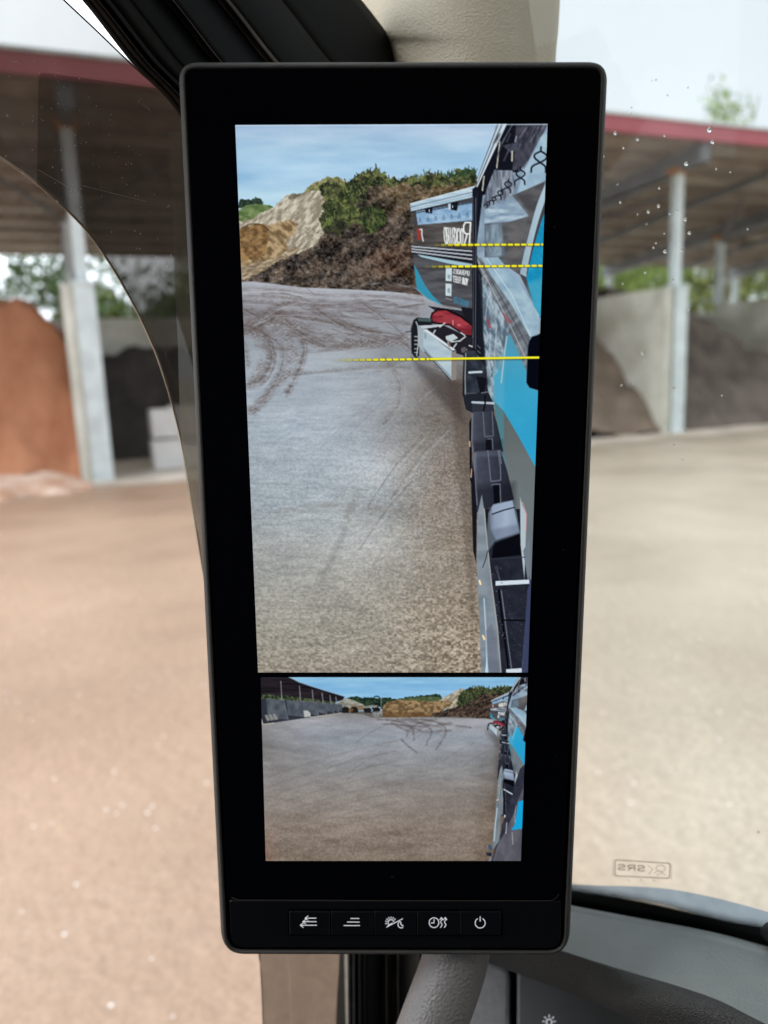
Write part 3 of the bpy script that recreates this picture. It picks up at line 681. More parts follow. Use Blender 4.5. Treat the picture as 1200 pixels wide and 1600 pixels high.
# switch panel and side panel
depth = float(np.dot(B0[25] - EYE, dirv))
swp = [(810, 1512), (1400, 1770), (1400, 2000), (806, 2000)]
def pp(x, y, off=0.0): return onp(x, y, at(860, 1560, 0.50) - ray(860, 1560) * off, nrm(-ray(860, 1560) + TF * -0.2))
slab('switch_panel', [pp(*q) for q in [(808, 1490), (1060, 1585), (1400, 1720), (1400, 2000), (805, 2000)]], nrm(ray(860, 1560)), 0.04, M['panel'], da, bevel=0.002)
slab('side_panel', [pp(x, y, -0.006) for x, y in [(716, 1480), (768, 1502), (790, 1512), (797, 1522), (795, 2000), (560, 2000), (690, 1600)]], nrm(ray(860, 1560)), 0.04, M['panel_light'], da, bevel=0.003)
slab('panel_gap', [pp(x, y, -0.03) for x, y in [(700, 1470), (960, 1560), (960, 2000), (600, 2000)]], nrm(ray(860, 1560)), 0.02, M['rubber'], da)
M['iconlit'] = bpy.data.materials.new('lit_icon'); M['iconlit'].use_nodes = True
bb = M['iconlit'].node_tree.nodes['Principled BSDF']; bb.inputs['Base Color'].default_value = (.5, .5, .5, 1); bb.inputs['Emission Color'].default_value = (0.80, 0.84, 0.90, 1); bb.inputs['Emission Strength'].default_value = 0.42
M['icon'] = mat('icon_print', (0.62, 0.64, 0.66), 0.5, var=0.02)
ic = [[(858 + 4.2 * math.cos(t_), 1597 + 4.6 * math.sin(t_)) for t_ in np.linspace(2.2, 7.2, 14)], [(855.5, 1601), (855.5, 1606), (861, 1606), (861, 1601)]]
for a_ in np.linspace(math.pi, 2 * math.pi, 5): ic.append([(858 + 7 * math.cos(a_), 1596 + 7 * math.sin(a_)), (858 + 10 * math.cos(a_), 1596 + 10 * math.sin(a_))])
V, Fc = ribbon(ic, 1.5, lambda x, y: pp(x, y, 0.0006)); mesh('lamp_symbol', V, Fc, M['iconlit'], da)
# small black sensor dome at the foot of the glass, right edge
c = frontpx(1238, 1458, -0.012); V = []; nr, nq = 8, 24
for a_ in range(nr):
    th = a_ / (nr - 1) * math.pi / 2
    for q in range(nq):
        ph = 2 * math.pi * q / nq; V.append(c + (TL * 1.6 * math.cos(ph) + TF * math.sin(ph)) * 0.010 * max(math.cos(th), .02) + UP * 0.010 * math.sin(th) - UP * .006)
o = mesh('sensor_dome', V, grid_faces(nr, nq, True) + [tuple(range(nq))], M['frit'], smooth=True); tag(o, 'black rounded sensor cover at the foot of the windscreen, right edge', 'sensor')

# ------------------------------------------------------------------ camera monitor
MV = nrm([39.0 / F, 6420.0 / F, 1.0])
MU = np.array([1, -0.005, -0.006]); MU = nrm(MU - MU.dot(MV) * MV)
MN = np.cross(MU, MV)                              # pointing away from the viewer
MO = np.array([(612 - 600) / F, (780 - 800) / F, 1.0]) * 0.352
mu, mv, mnn, mo = cw(MU), cw(MV), cw(MN), EYE + cw(MO)
def mon(x, y):
    c = np.array([(x - 600) / F, (y - 800) / F, 1.0]); k = MO.dot(MN) / c.dot(MN); q = c * k - MO
    return np.array([q.dot(MU), -q.dot(MV)])
MM = Matrix(((mu[0], -mv[0], -mnn[0], mo[0]), (mu[1], -mv[1], -mnn[1], mo[1]), (mu[2], -mv[2], -mnn[2], mo[2]), (0, 0, 0, 1)))
cm = thing('camera_monitor', 'tall black mirror replacement monitor showing the truck side and yard', 'monitor', mat=MM)
def ring(pts_px, r, n=10): return [mon(*p) for p in rq(pts_px, r, n)]
def inset(P, d):
    c = np.mean(P, axis=0); o = []
    for i in range(len(P)):
        a_ = P[i - 1]; b_ = P[(i + 1) % len(P)]; t_ = b_ - a_; L = np.linalg.norm(t_)
        n = np.array([-t_[1], t_[0]]) / max(L, 1e-9)
        if np.dot(c - P[i], n) < 0: n = -n
        o.append(P[i] + n * d)
    return o
OUT = ring([(274.5, 92), (954, 91), (892, 1497.5), (344, 1496.5)], [33, 33, 38, 38], 12)
prof = [(0.012, -0.034), (0.004, -0.031), (0.0, -0.022), (0.0, -0.0050), (0.0002, -0.0034), (0.0007, -0.0021), (0.0014, -0.0010), (0.0022, -0.0003), (0.0030, 0.0), (0.0034, -0.0003), (0.0036, -0.0015)]
V = []; N = len(OUT)
for d, z in prof:
    for p in inset(OUT, d): V.append((p[0], p[1], z))
mesh('housing', V, grid_faces(len(prof), N, True) + [tuple(range(N))], M['housing'], cm, smooth=True, local=True)
FRT = inset(OUT, 0.0036)
def cap(name, P, z, th, mt, parent=cm, bev=0.0):
    V = [(p[0], p[1], z) for p in inset(P, bev)] + [(p[0], p[1], z - bev) for p in P] + [(p[0], p[1], z - th) for p in P]; n = len(P)
    Fc = [tuple(range(n))] + grid_faces(3, n, True) + [tuple(range(2 * n, 3 * n))]
    return mesh(name, V, Fc, mt, parent, local=True)
GP = ring([(289, 108), (938.5, 107), (877, 1405), (356, 1404)], [14, 14, 22, 10], 10)
BP = ring([(358, 1407.5), (876, 1409), (877, 1482), (361, 1481)], [4, 3, 20, 22], 10)
cap('back_fill', FRT, -0.0016, 0.004, M['gloss'])
cap('front_glass', GP, 0.0000, 0.0012, M['gloss'], bev=0.0003)
cap('button_bar', BP, -0.0002, 0.0010, M['barblack'], bev=0.0003)
V, Fc = ribbon([[(362, 1402), (372, 1406), (600, 1406.8), (860, 1407), (868, 1404), (873, 1397)]], 1.0, lambda x, y: (*mon(x, y), 0.00012))
mesh('seam_highlight', V, Fc, M['seam'], cm, local=True)  # pale line paints the edge highlight along the seam
# inner rim line around the glass
XB = [451.5, 516.5, 584, 650.5, 717.5, 783]
cap('button_well', ring([(449.5, 1420.5), (785, 1421), (785, 1462), (450.5, 1461.5)], 3, 3), 0.00003, 0.0004, M['gloss'])
def arc(cx, cy, r, a0, a1, n=14, ry=None): return [(cx + r * math.cos(math.radians(q)), cy + (ry or r) * math.sin(math.radians(q))) for q in np.linspace(a0, a1, n)]
ICONS = [
 [[(477, 1433), (494, 1433)], [(481.5, 1429.5), (477, 1433), (481.5, 1436.5)], [(473.5, 1438.5), (494.5, 1438.5)], [(478, 1435), (473.5, 1438.5), (478, 1442)], [(469.5, 1444), (495, 1444)], [(474, 1440.5), (469.5, 1444), (474, 1447.5)]],
 [[(548, 1433.5), (561, 1433.5)], [(543, 1439), (561.5, 1439)], [(537.5, 1444.5), (562, 1444.5)]],
 [arc(611, 1440, 4.6, 150, 345), [(604, 1447), (629, 1434)], [(606, 1444.5), (613, 1440.5)]] + [[(611 + 6.6 * math.cos(q), 1440 + 6.6 * math.sin(q)), (611 + 9 * math.cos(q), 1440 + 9 * math.sin(q))] for q in np.radians([170, 195, 220, 245, 270, 295, 320])] + [arc(627, 1443, 5.2, 60, 250), arc(630.5, 1440.5, 4.4, 95, 200)],
 [arc(678, 1440, 7.6, 0, 360, 24), [(678, 1435), (678, 1440.5), (673.5, 1440.5)]] + [[(x0 + 1.2 * math.sin(q * 1.1), 1432.5 + q * 1.5) for q in range(11)] for x0 in (689.5, 695.5)] + [[(x0 - 2.5, 1435.5), (x0, 1432), (x0 + 2.5, 1435.5)] for x0 in (689.5, 695.5)],
 [arc(750, 1440.5, 7.8, -58, 238, 24), [(750, 1430.5), (750, 1438)]]]
for i in range(5):
    x0, x1 = XB[i] + 0.9, XB[i + 1] - 0.9
    bt = cap('button', ring([(x0, 1423), (x1, 1423.3), (x1 - .3, 1459.6), (x0 + .5, 1459.4)], 1.6, 3), 0.0007, 0.0010, M['barblack'], bev=0.00022)
    V, Fc = ribbon(ICONS[i], 1.25, lambda x, y: (*mon(x, y), 0.00076)); mesh('icon', V, Fc, M['iconlit'], bt, local=True)
# ---------- pictures shown on the screen, painted point by point on fine flat grids
V = []; Fc = []; rng = np.random.RandomState(4)
for i in range(70):
    x = 300 + 600 * rng.rand(); y = 120 + 1350 * rng.rand(); s_ = 0.25 + 0.75 * rng.rand() ** 4
    if 366 - 4 < x < 862 and 190 < y < 1350: continue
    if not (296 + (y - 110) * .05 < x < 930 - (y - 110) * .045): continue
    k = len(V); V += [(*mon(x + s_ * math.cos(q * 1.257), y + s_ * math.sin(q * 1.257)), 0.00025) for q in range(5)]; Fc.append(tuple(range(k, k + 5)))
o = mesh('dust', V, Fc, M['seam'], cm, local=True); o['kind'] = 'stuff'
class Canvas:
    def __init__(s, quad, W, H):
        q = [mon(*p) for p in quad]
        u = np.linspace(0, 1, W)[None, :]; v = np.linspace(0, 1, H)[:, None]
        s.S = q[0][0] * (1 - u) * (1 - v) + q[1][0] * u * (1 - v) + q[2][0] * u * v + q[3][0] * (1 - u) * v
        s.T = q[0][1] * (1 - u) * (1 - v) + q[1][1] * u * (1 - v) + q[2][1] * u * v + q[3][1] * (1 - u) * v
        c = MO[None, None, :] + s.S[..., None] * MU + (-s.T)[..., None] * MV
        s.X = c[..., 0] / c[..., 2] * F + 600; s.Y = c[..., 1] / c[..., 2] * F + 800
        s.W, s.H = W, H; s.A = np.zeros((H, W, 3)); s.T_ = None
    def tf(s, P):
        P = np.array(P, float)
        if s.T_ is None: return P
        h = np.c_[P, np.ones(len(P))] @ s.T_.T
        return h[:, :2] / h[:, 2:]
    def box(s, x0, y0, x1, y1):
        ys_ = np.where((s.Y.max(1) >= y0) & (s.Y.min(1) <= y1))[0]; xs_ = np.where((s.X.max(0) >= x0) & (s.X.min(0) <= x1))[0]
        if len(ys_) == 0 or len(xs_) == 0: return None
        return slice(ys_[0], ys_[-1] + 1), slice(xs_[0], xs_[-1] + 1)
    def blend(s, sl, cov, col):
        X, Y = s.X[sl], s.Y[sl]
        c = col(X, Y) if callable(col) else np.array(col, float)
        s.A[sl] = s.A[sl] * (1 - cov[..., None]) + c * cov[..., None]
    def poly(s, P, col, alpha=1.0, soft=0.8, edge=0.0, es=8.0, seed=0):
        P = s.tf(P); m_ = max(2.0, soft + edge)
        sl = s.box(P[:, 0].min() - m_, P[:, 1].min() - m_, P[:, 0].max() + m_, P[:, 1].max() + m_)
        if sl is None: return
        X, Y = s.X[sl], s.Y[sl]
        if edge:
            X, Y = X + (fbm(X / es, Y / es, 4, seed) - .5) * 3.4 * edge, Y + (fbm(X / es + 50, Y / es + 9, 4, seed + 3) - .5) * 3.4 * edge
        d2 = np.full(X.shape, 1e9); ins = np.zeros(X.shape, bool)
        for (x0, y0), (x1, y1) in zip(P, np.roll(P, -1, 0)):
            ex, ey = x1 - x0, y1 - y0; L = ex * ex + ey * ey + 1e-12
            t_ = np.clip(((X - x0) * ex + (Y - y0) * ey) / L, 0, 1)
            d2 = np.minimum(d2, (X - x0 - t_ * ex) ** 2 + (Y - y0 - t_ * ey) ** 2)
            if abs(ey) > 1e-9:
                c = ((y0 <= Y) & (y1 > Y)) | ((y1 <= Y) & (y0 > Y))
                ins ^= c & (X < x0 + (Y - y0) / ey * ex)
        sd = np.sqrt(d2) * np.where(ins, 1, -1)
        cov = np.clip(sd / soft + 0.5, 0, 1)
        a_ = alpha(X, Y) if callable(alpha) else alpha
        s.blend(sl, cov * a_, col)
    def line(s, P, w_, col, alpha=1.0, soft=0.8, curve=0):
        P = s.tf(P); w_ = w_ * s.ws
        if curve: P = spline(P, curve)
        m_ = w_ + soft + 1
        sl = s.box(P[:, 0].min() - m_, P[:, 1].min() - m_, P[:, 0].max() + m_, P[:, 1].max() + m_)
        if sl is None: return
        X, Y = s.X[sl], s.Y[sl]; d2 = np.full(X.shape, 1e9)
        for (x0, y0), (x1, y1) in zip(P[:-1], P[1:]):
            ex, ey = x1 - x0, y1 - y0; L = ex * ex + ey * ey + 1e-12
            t_ = np.clip(((X - x0) * ex + (Y - y0) * ey) / L, 0, 1)
            d2 = np.minimum(d2, (X - x0 - t_ * ex) ** 2 + (Y - y0 - t_ * ey) ** 2)
        cov = np.clip((w_ / 2 - np.sqrt(d2)) / soft + 0.5, 0, 1)
        if w_ < soft: cov = cov * 1.0
        a_ = alpha(X, Y) if callable(alpha) else alpha
        s.blend(sl, cov * a_, col)
    ws = 1.0
    def finish(s, amt=0.55):
        A = s.A; k = np.array([1, 4, 6, 4, 1.]) / 16
        def bl(B):
            P_ = np.pad(B, ((2, 2), (2, 2), (0, 0)), 'edge')
            B = sum(k[i] * P_[i:i + B.shape[0]] for i in range(5))
            return sum(k[i] * B[:, i:i + s.A.shape[1]] for i in range(5))
        B = bl(A); B2 = bl(B)
        A = .45 * A + .55 * B; A = A + amt * (A - B2)
        g = (vnoise(s.X * 1.1, s.Y * 1.1, 9) - .5) * 5
        s.A = A + g[..., None]
    def build(s, name, z, strength=1.0):
        s.finish()
        n = s.W * s.H
        co = np.empty((n, 3), np.float32); co[:, 0] = s.S.ravel(); co[:, 1] = s.T.ravel(); co[:, 2] = z
        me = bpy.data.meshes.new(name); me.vertices.add(n); me.vertices.foreach_set('co', co.ravel())
        i = np.arange(n).reshape(s.H, s.W)
        q = np.stack([i[:-1, :-1], i[1:, :-1], i[1:, 1:], i[:-1, 1:]], -1).reshape(-1, 4).astype(np.int32); nf = len(q)
        me.loops.add(nf * 4); me.loops.foreach_set('vertex_index', q.ravel()); me.polygons.add(nf)
        me.polygons.foreach_set('loop_start', np.arange(0, nf * 4, 4, dtype=np.int32)); me.update(calc_edges=True)
        at_ = me.color_attributes.new('picture', 'FLOAT_COLOR', 'POINT')
        c = np.ones((n, 4), np.float32); c[:, :3] = lin(np.clip(s.A.reshape(-1, 3), 0, 255)); at_.data.foreach_set('color', c.ravel())
        me.materials.append(M['lcd']); o = bpy.data.objects.new(name, me); COL.objects.link(o); o.parent = cm
        return o
m = bpy.data.materials.new('lcd_picture'); m.use_nodes = True; M['lcd'] = m; t = m.node_tree; b = t.nodes['Principled BSDF']
b.inputs['Roughness'].default_value = 0.3; b.inputs['Specular IOR Level'].default_value = 0.1
va = t.nodes.new('ShaderNodeVertexColor'); va.layer_name = 'picture'
t.links.new(va.outputs[0], b.inputs['Emission Color']); sc_n = t.nodes.new('ShaderNodeVectorMath'); sc_n.operation = 'SCALE'; sc_n.inputs['Scale'].default_value = 0.05
t.links.new(va.outputs[0], sc_n.inputs[0]); t.links.new(sc_n.outputs[0], b.inputs['Base Color']); b.inputs['Emission Strength'].default_value = 0.785

def ramp(v, stops):
    v = np.asarray(v); xs_ = [q[0] for q in stops]
    return np.stack([np.interp(v, xs_, [q[1][k] for q in stops]) for k in range(3)], -1)
def grad(stops, ax=0, nz_=6, sc_=9, seed=0):
    def f(X, Y):
        c = ramp(X if ax == 0 else Y, stops); return c + ((fbm(X / sc_, Y / sc_, 3, seed) - .5) * nz_ * 2)[..., None]
    return f
def tex(c1, c2, sx, sy, seed=0, o=5, con=2.2, rot=0.0, extra=None):
    c1 = np.array(c1, float); c2 = np.array(c2, float); cr_, sr_ = math.cos(rot), math.sin(rot)
    def f(X, Y):
        x = X * cr_ + Y * sr_; y = -X * sr_ + Y * cr_
        n = np.clip((fbm(x / sx, y / sy, o, seed) - .5) * con + .5, 0, 1)[..., None]
        c = c1 * (1 - n) + c2 * n
        if extra: c = c + extra(X, Y)[..., None]
        return c
    return f
def bushes(C, pts, n, r, seed, cols, sc_=1.0):
    rng = np.random.RandomState(seed); P = np.array(pts, float)
    lo_, hi_ = P.min(0), P.max(0); k = 0
    while k < n:
        p = lo_ + rng.rand(2) * (hi_ - lo_)
        ins = False
        for (x0, y0), (x1, y1) in zip(P, np.roll(P, -1, 0)):
            if (y0 > p[1]) != (y1 > p[1]) and p[0] < x0 + (p[1] - y0) / (y1 - y0) * (x1 - x0): ins = not ins
        if not ins: continue
        k += 1
        c = np.array(cols[rng.randint(len(cols))], float) * (0.8 + .4 * rng.rand())
        a_ = -math.pi / 2 + rng.randn() * 0.7; L = r * (0.5 + rng.rand())
        C.line([p, p + L * np.array([math.cos(a_), math.sin(a_)])], 0.9 + rng.rand(), c, 0.75, 0.9)

# ======== main rear view
MQ = [(368, 196), (855, 194), (824.5, 1050), (403.5, 1050)]
C = Canvas(MQ, 490, 860); X, Y = C.X, C.Y
def skyf(X, Y):
    c = ramp(Y, [(194, (168, 192, 219)), (235, (176, 207, 229)), (262, (163, 200, 228)), (285, (158, 196, 224)), (305, (172, 208, 228)), (350, (178, 214, 232))])
    n = (fbm(X / 60, Y / 11, 5, 3) - .5) * 30; n2 = (fbm(X / 120, Y / 30, 3, 5) - .5) * 44
    g = (1.5 * np.sin(X * 1.57) * np.sin(Y * 1.57))
    return c + (n + n2 + g)[..., None] * np.array([1.1, .8, .5])
C.A[:] = skyf(X, Y)
# far hill and trees
C.poly([(372, 318), (374, 312), (384, 311), (392, 313), (400, 309), (408, 312), (413, 320), (412, 326), (372, 326)], tex((28, 44, 42), (60, 78, 60), 3, 3, 1), edge=1.5, es=4)
C.poly([(372, 330), (385, 321), (400, 319), (422, 321), (440, 330), (430, 350), (372, 350)], tex((82, 104, 62), (128, 146, 98), 8, 3, 2))
# pale spoil heap
rockpale = tex((138, 128, 112), (208, 201, 184), 9, 3.4, 7, 7, 2.6, rot=2.3)
C.poly([(372, 347), (388, 344), (400, 338), (412, 332), (430, 322), (446, 308), (456, 303), (470, 303), (480, 298), (486, 288), (500, 283), (512, 279), (526, 277), (548, 288), (560, 420), (372, 436)], rockpale, edge=1.6, es=5, seed=4)
C.poly([(476, 299), (486, 289), (500, 283), (512, 278), (528, 277), (544, 286), (530, 297), (505, 297), (490, 300)], tex((86, 92, 52), (150, 150, 100), 5, 3, 8, con=3), 0.85, edge=2)
C.poly([(448, 308), (456, 303), (472, 302), (478, 300), (470, 307), (455, 312)], (70, 68, 55), 0.5, 1.5, edge=2)
# orange sand face
C.poly([(372, 362), (380, 354), (400, 350), (416, 352), (432, 349), (452, 344), (466, 350), (462, 366), (448, 376), (452, 390), (436, 402), (410, 412), (372, 418)], tex((112, 92, 64), (184, 160, 124), 9, 5, 9, 6, 3.0, rot=.7), edge=2.2, es=6)
C.poly([(374, 362), (384, 352), (402, 350), (414, 354), (420, 372), (412, 400), (376, 408)], tex((90, 66, 42), (158, 124, 80), 7, 5, 10, 6, 3.0), 0.8, edge=2.5)
C.line([(378, 357), (390, 351), (405, 351), (415, 356), (420, 360)], 2.0, (70, 52, 34), .7, 1.5, 20)
C.poly([(372, 422), (395, 412), (430, 402), (450, 392), (470, 385), (455, 405), (430, 420), (400, 440), (372, 442)], tex((120, 104, 84), (188, 172, 146), 9, 3, 12, 5, 2.6, rot=2.8), edge=2)
# dark soil heap
def soil(X, Y):
    c = tex((38, 34, 32), (96, 84, 74), 24, 12, 15, 6, 2.8, rot=2.5)(X, Y)
    s_ = (fbm(X / 2.0, Y / 1.8, 3, 20) - .5)
    s2 = fbm(X / 4.5, Y / 3.6, 4, 24) - .5
    c = c + (s_ * 62 + s2 * 95)[..., None]
    c = c + ((fbm((X * .8 - Y * .6) / 5, (X * .6 + Y * .8) / 26, 4, 27) - .5) * 46)[..., None]
    red = np.clip(1 - ((X - 615) / 55) ** 2 - ((Y - 410) / 34) ** 2, 0, 1) * fbm(X / 14, Y / 10, 3, 31)
    top = np.clip((345 - Y) / 40, 0, 1) * np.clip((X - 560) / 60, 0, 1)
    lft = np.clip((490 - X) / 90, 0, 1)
    return c + red[..., None] * np.array([30, 11, 2]) + top[..., None] * np.array([34, 28, 14]) + lft[..., None] * np.array([26, 24, 22])
C.poly([(374, 441), (392, 432), (412, 425), (432, 410), (455, 400), (478, 392), (495, 381), (505, 368), (520, 352), (545, 320), (560, 298), (590, 284), (660, 282), (745, 278), (745, 452), (690, 459), (640, 458), (580, 466), (520, 462), (468, 460), (420, 452), (372, 450)], soil, edge=2.0, es=5, seed=9)
rng = np.random.RandomState(3)
for i in range(420):
    x = 440 + 205 * rng.rand(); y = 295 + 155 * rng.rand()
    if x < 660 - (y - 290) * 0.2 and y > 300 + max(0, (540 - x)) * .9:
        v = 70 + 95 * rng.rand() ** 2; C.line([(x, y), (x + 2.4 * rng.randn(), y + 1.6 * rng.randn())], .8 + rng.rand(), (v, v * .92, v * .86), .55, .9)
# vegetation
ridge = [(500, 292), (520, 283), (545, 288), (560, 274), (580, 266), (588, 262), (596, 272), (612, 280), (630, 279), (645, 276), (655, 274), (672, 270), (700, 275), (714, 268), (745, 268), (745, 288), (700, 290), (660, 291), (630, 287), (606, 292), (586, 290), (560, 306), (530, 312), (518, 326), (508, 334)]
gcols = [(56, 66, 42), (84, 94, 58), (36, 44, 34), (120, 126, 84), (64, 74, 46), (22, 30, 26), (26, 36, 28), (70, 66, 44)]
C.poly(ridge, tex((32, 38, 28), (116, 122, 76), 10, 7, 21, 5, 3.4), edge=5, es=7, seed=5)
bushes(C, ridge, 380, 5, 4, gcols)
b2 = [(500, 348), (508, 328), (524, 306), (545, 292), (566, 290), (572, 302), (558, 318), (560, 336), (548, 350), (530, 364), (508, 366)]
C.poly(b2, tex((32, 38, 28), (104, 116, 64), 12, 9, 23, 5, 3.4), edge=7, es=7, seed=6)
bushes(C, b2, 330, 5, 6, gcols)
b3 = [(560, 345), (566, 328), (582, 322), (600, 330), (606, 345), (596, 355), (585, 364), (572, 360)]
C.poly(b3, tex((34, 44, 28), (92, 110, 56), 5, 4, 24, 5, 3), edge=4, es=5, seed=7); bushes(C, b3, 170, 6, 8, gcols)
for p_ in ([(508, 355), (535, 350), (538, 366), (510, 368)],): C.poly(p_, (38, 36, 34), .6, 3, edge=4)
bushes(C, [(690, 276), (742, 266), (742, 276), (700, 280)], 90, 7, 9, [(40, 60, 42), (60, 80, 50)])
# yard surface
C.poly([(600, 446), (746, 440), (746, 490), (600, 470)], tex((52, 44, 42), (104, 90, 82), 6, 2, 19))
def yard(X, Y):
    c = ramp(Y, [(440, (172, 176, 184)), (480, (150, 152, 160)), (540, (152, 160, 168)), (600, (160, 170, 180)), (680, (160, 171, 181)), (780, (158, 168, 175)), (860, (159, 162, 161)), (950, (157, 155, 147)), (1050, (151, 144, 131))])
    br = ramp(Y, [(540, (80, 68, 62)), (600, (98, 86, 78)), (700, (126, 113, 101)), (850, (146, 133, 118)), (1050, (144, 131, 114))])
    e = 640 + (fbm(X / 60, Y / 60, 3, 41) - .5) * 90 + np.clip((Y - 600) / 450, 0, 1) * 5
    k = 1 / (1 + np.exp(-(X - e) / 46)); k = k * np.clip((Y - 530) / 70, 0, 1)
    c = c * (1 - k[..., None]) + br * k[..., None]
    amp = np.interp(Y, [440, 560, 700, 850, 1050], [12, 14, 24, 44, 62]) * (0.65 + 0.8 * k)
    g = np.interp(Y, [440, 700, 1050], [1.2, 1.7, 2.5])
    f1, f2, f3 = [fbm(X / (q_ * 1.2), Y / (q_ * .85), 2, 50 + int(q_ * 3)) - .5 for q_ in (1.3, 2.2, 3.1)]
    w1 = np.clip(1 - (Y - 480) / 240, 0, 1); w3 = np.clip((Y - 760) / 260, 0, 1); w2 = 1 - w1 - w3 * (1 - w1); w2 = np.clip(w2, 0, 1)
    fine = f1 * w1 + f2 * w2 + f3 * w3 * (1 - w1)
    coarse = fbm(X / 38, Y / 7, 4, 52) - .5
    big = fbm(X / 90, Y / 60, 4, 53) - .5
    glint = np.clip(fbm(X / 1.5, Y / 1.3, 2, 57) - .78, 0, 1) * 420 * np.clip((Y - 850) / 200, 0, 1)
    def blob(x, y, a, b): return np.exp(-((X - x) / a) ** 2 - ((Y - y) / b) ** 2)
    c = c + (16 * blob(510, 650, 110, 60) + 24 * blob(590, 735, 70, 34) + 12 * blob(560, 850, 70, 30) + 12 * blob(450, 560, 90, 40) + 14 * blob(540, 460, 200, 14) + 8 * blob(480, 800, 90, 60))[..., None] * np.array([.95, 1.0, 1.06])
    c = c - (46 * blob(440, 505, 100, 30) * fbm(X / 24, Y / 9, 3, 47) + 16 * blob(560, 530, 70, 16))[..., None] * np.array([.8, 1.0, 1.1])
    # coarse tyre ribbing running diagonally
    d = X * 0.55 + Y * 0.83
    rib = np.sin(d / 1.9 + fbm(X / 30, Y / 30, 3, 60) * 14) * 3.5 * np.clip((Y - 580) / 80, 0, 1) * np.clip((1000 - Y) / 150, 0, 1) * (1 - k) * np.clip(fbm(X / 45, Y / 45, 3, 61) * 2 - .6, 0, 1)
    wig = fbm(X / 26 + 1.5 * fbm(X / 40, Y / 40, 2, 44), Y / 3.2, 4, 45) - .5
    v = fine * amp * 1.9 + coarse * 14 + big * 30 + glint + rib + wig * 34 * (1 - k) * np.clip((Y - 520) / 120, 0, 1)
    return c + v[..., None] * np.array([1.0, .97, .92])
C.poly([(360, 441), (395, 440), (430, 444), (468, 449), (540, 452), (600, 455), (640, 459), (700, 466), (860, 470), (860, 1060), (360, 1060)], yard, soft=1.5)
def tr_alpha(a0, seed, sx=9.0, sy=5.0):
    return lambda X, Y: a0 * np.clip(fbm(X / sx, Y / sy, 4, seed) * 2.2 - .45, 0, 1)
TR = [([(378, 520), (400, 512), (425, 499), (440, 490)], 5, .7), ([(376, 505), (400, 512), (418, 530), (424, 560), (410, 590), (390, 600)], 7, .5), ([(392, 512), (420, 525), (442, 548), (438, 580), (415, 620), (395, 640)], 5, .4),
 ([(420, 500), (455, 512), (474, 535), (470, 570), (448, 615)], 4.5, .5), ([(440, 495), (470, 520), (500, 536), (540, 540), (590, 535)], 7, .45), ([(430, 490), (500, 500), (560, 512), (620, 530), (640, 545)], 4, .5),
 ([(380, 490), (450, 488), (520, 492), (600, 500), (640, 506)], 4, .35), ([(376, 470), (440, 474), (520, 478), (600, 486), (650, 492)], 4, .35), ([(376, 462), (430, 463), (500, 470), (590, 474), (650, 482)], 3, .35),
 ([(376, 452), (430, 452), (500, 460), (600, 463), (660, 470)], 3, .3), ([(400, 540), (480, 548), (560, 540), (630, 525)], 3, .3), ([(450, 585), (530, 578), (600, 572), (640, 575)], 2.2, .3),
 ([(490, 480), (520, 500), (560, 520), (600, 532)], 5, .35), ([(560, 470), (590, 490), (620, 515), (636, 530)], 4, .3), ([(376, 480), (395, 490), (410, 500)], 6, .5), ([(376, 530), (384, 545), (388, 570)], 3, .35),
 ([(460, 470), (430, 480), (400, 500), (380, 516)], 3, .45), ([(600, 560), (622, 590), (622, 630), (600, 660)], 4, .22), ([(590, 580), (640, 560), (690, 575)], 3, .15)]
for i, (p_, w_, a_) in enumerate(TR):
    C.line(p_, w_ * 2.2, tex((74, 64, 62), (136, 128, 128), 2.6, 1.5, 70 + i), tr_alpha(a_ * 1.35, 90 + i, 12, 3), 7, 30); C.line(p_, w_ * .45, (84, 72, 68), tr_alpha(a_ * .9, 95 + i, 7, 3), 2.4, 30); C.line(np.array(p_, float) + [w_ * .9, w_ * .7], w_ * .4, (92, 80, 76), tr_alpha(a_ * .8, 99 + i, 7, 3), 2.2, 30)
    q_ = np.array(p_, float); C.line(q_ + [3, 5], 1.3, (196, 200, 208), tr_alpha(.45, 120 + i), 1.6, 26)
rng = np.random.RandomState(12)
for i in range(26):
    x = 376 + 250 * rng.rand(); y = 450 + 80 * rng.rand(); L = 40 + 70 * rng.rand(); dy = 8 * rng.randn()
    C.line([(x, y), (x + L / 2, y + dy + 2), (x + L, y + dy * .6 + 7)], 1 + 1.6 * rng.rand(), (88, 76, 72) if i % 3 else (188, 192, 200), tr_alpha(.6, 200 + i, 14, 4), 1.6, 14)
for i, (p_, w_) in enumerate((([(378, 498), (420, 508), (452, 530), (458, 562), (430, 604), (396, 640)], 17), ([(376, 512), (402, 526), (414, 556), (398, 592)], 14), ([(440, 500), (520, 528), (600, 536), (645, 528)], 12))):
    C.line(p_, w_, lambda X, Y: tex((96, 86, 84), (160, 160, 164), 3, 2, 77)(X, Y) + (np.sin((X + Y * 1.6) / 1.5) * 12)[..., None], tr_alpha(.62, 500 + i, 16, 8), 7, 24)
for i in range(7):   # diagonal tread tracks over the wet middle
    x = 470 + 14 * i % 150; y = 620 + (i * 37) % 180
    C.line([(x, y + 60), (x + 60, y), (x + 130, y - 60)], 1.2, (120, 122, 128) if i % 2 else (184, 194, 206), tr_alpha(.42, 230 + i, 12, 6), 1.6, 12)
for x0, y0 in ((575, 790), (560, 860), (610, 780)):
    C.line([(x0, y0), (x0 + 45, y0 - 65), (x0 + 85, y0 - 110)], 1.8, (112, 108, 106), tr_alpha(.7, int(x0), 10, 6), 1.8, 14); C.line([(x0 + 5, y0 + 2), (x0 + 50, y0 - 62), (x0 + 90, y0 - 107)], 1.5, (190, 196, 204), tr_alpha(.6, int(x0) + 1, 10, 6), 1.8, 14)
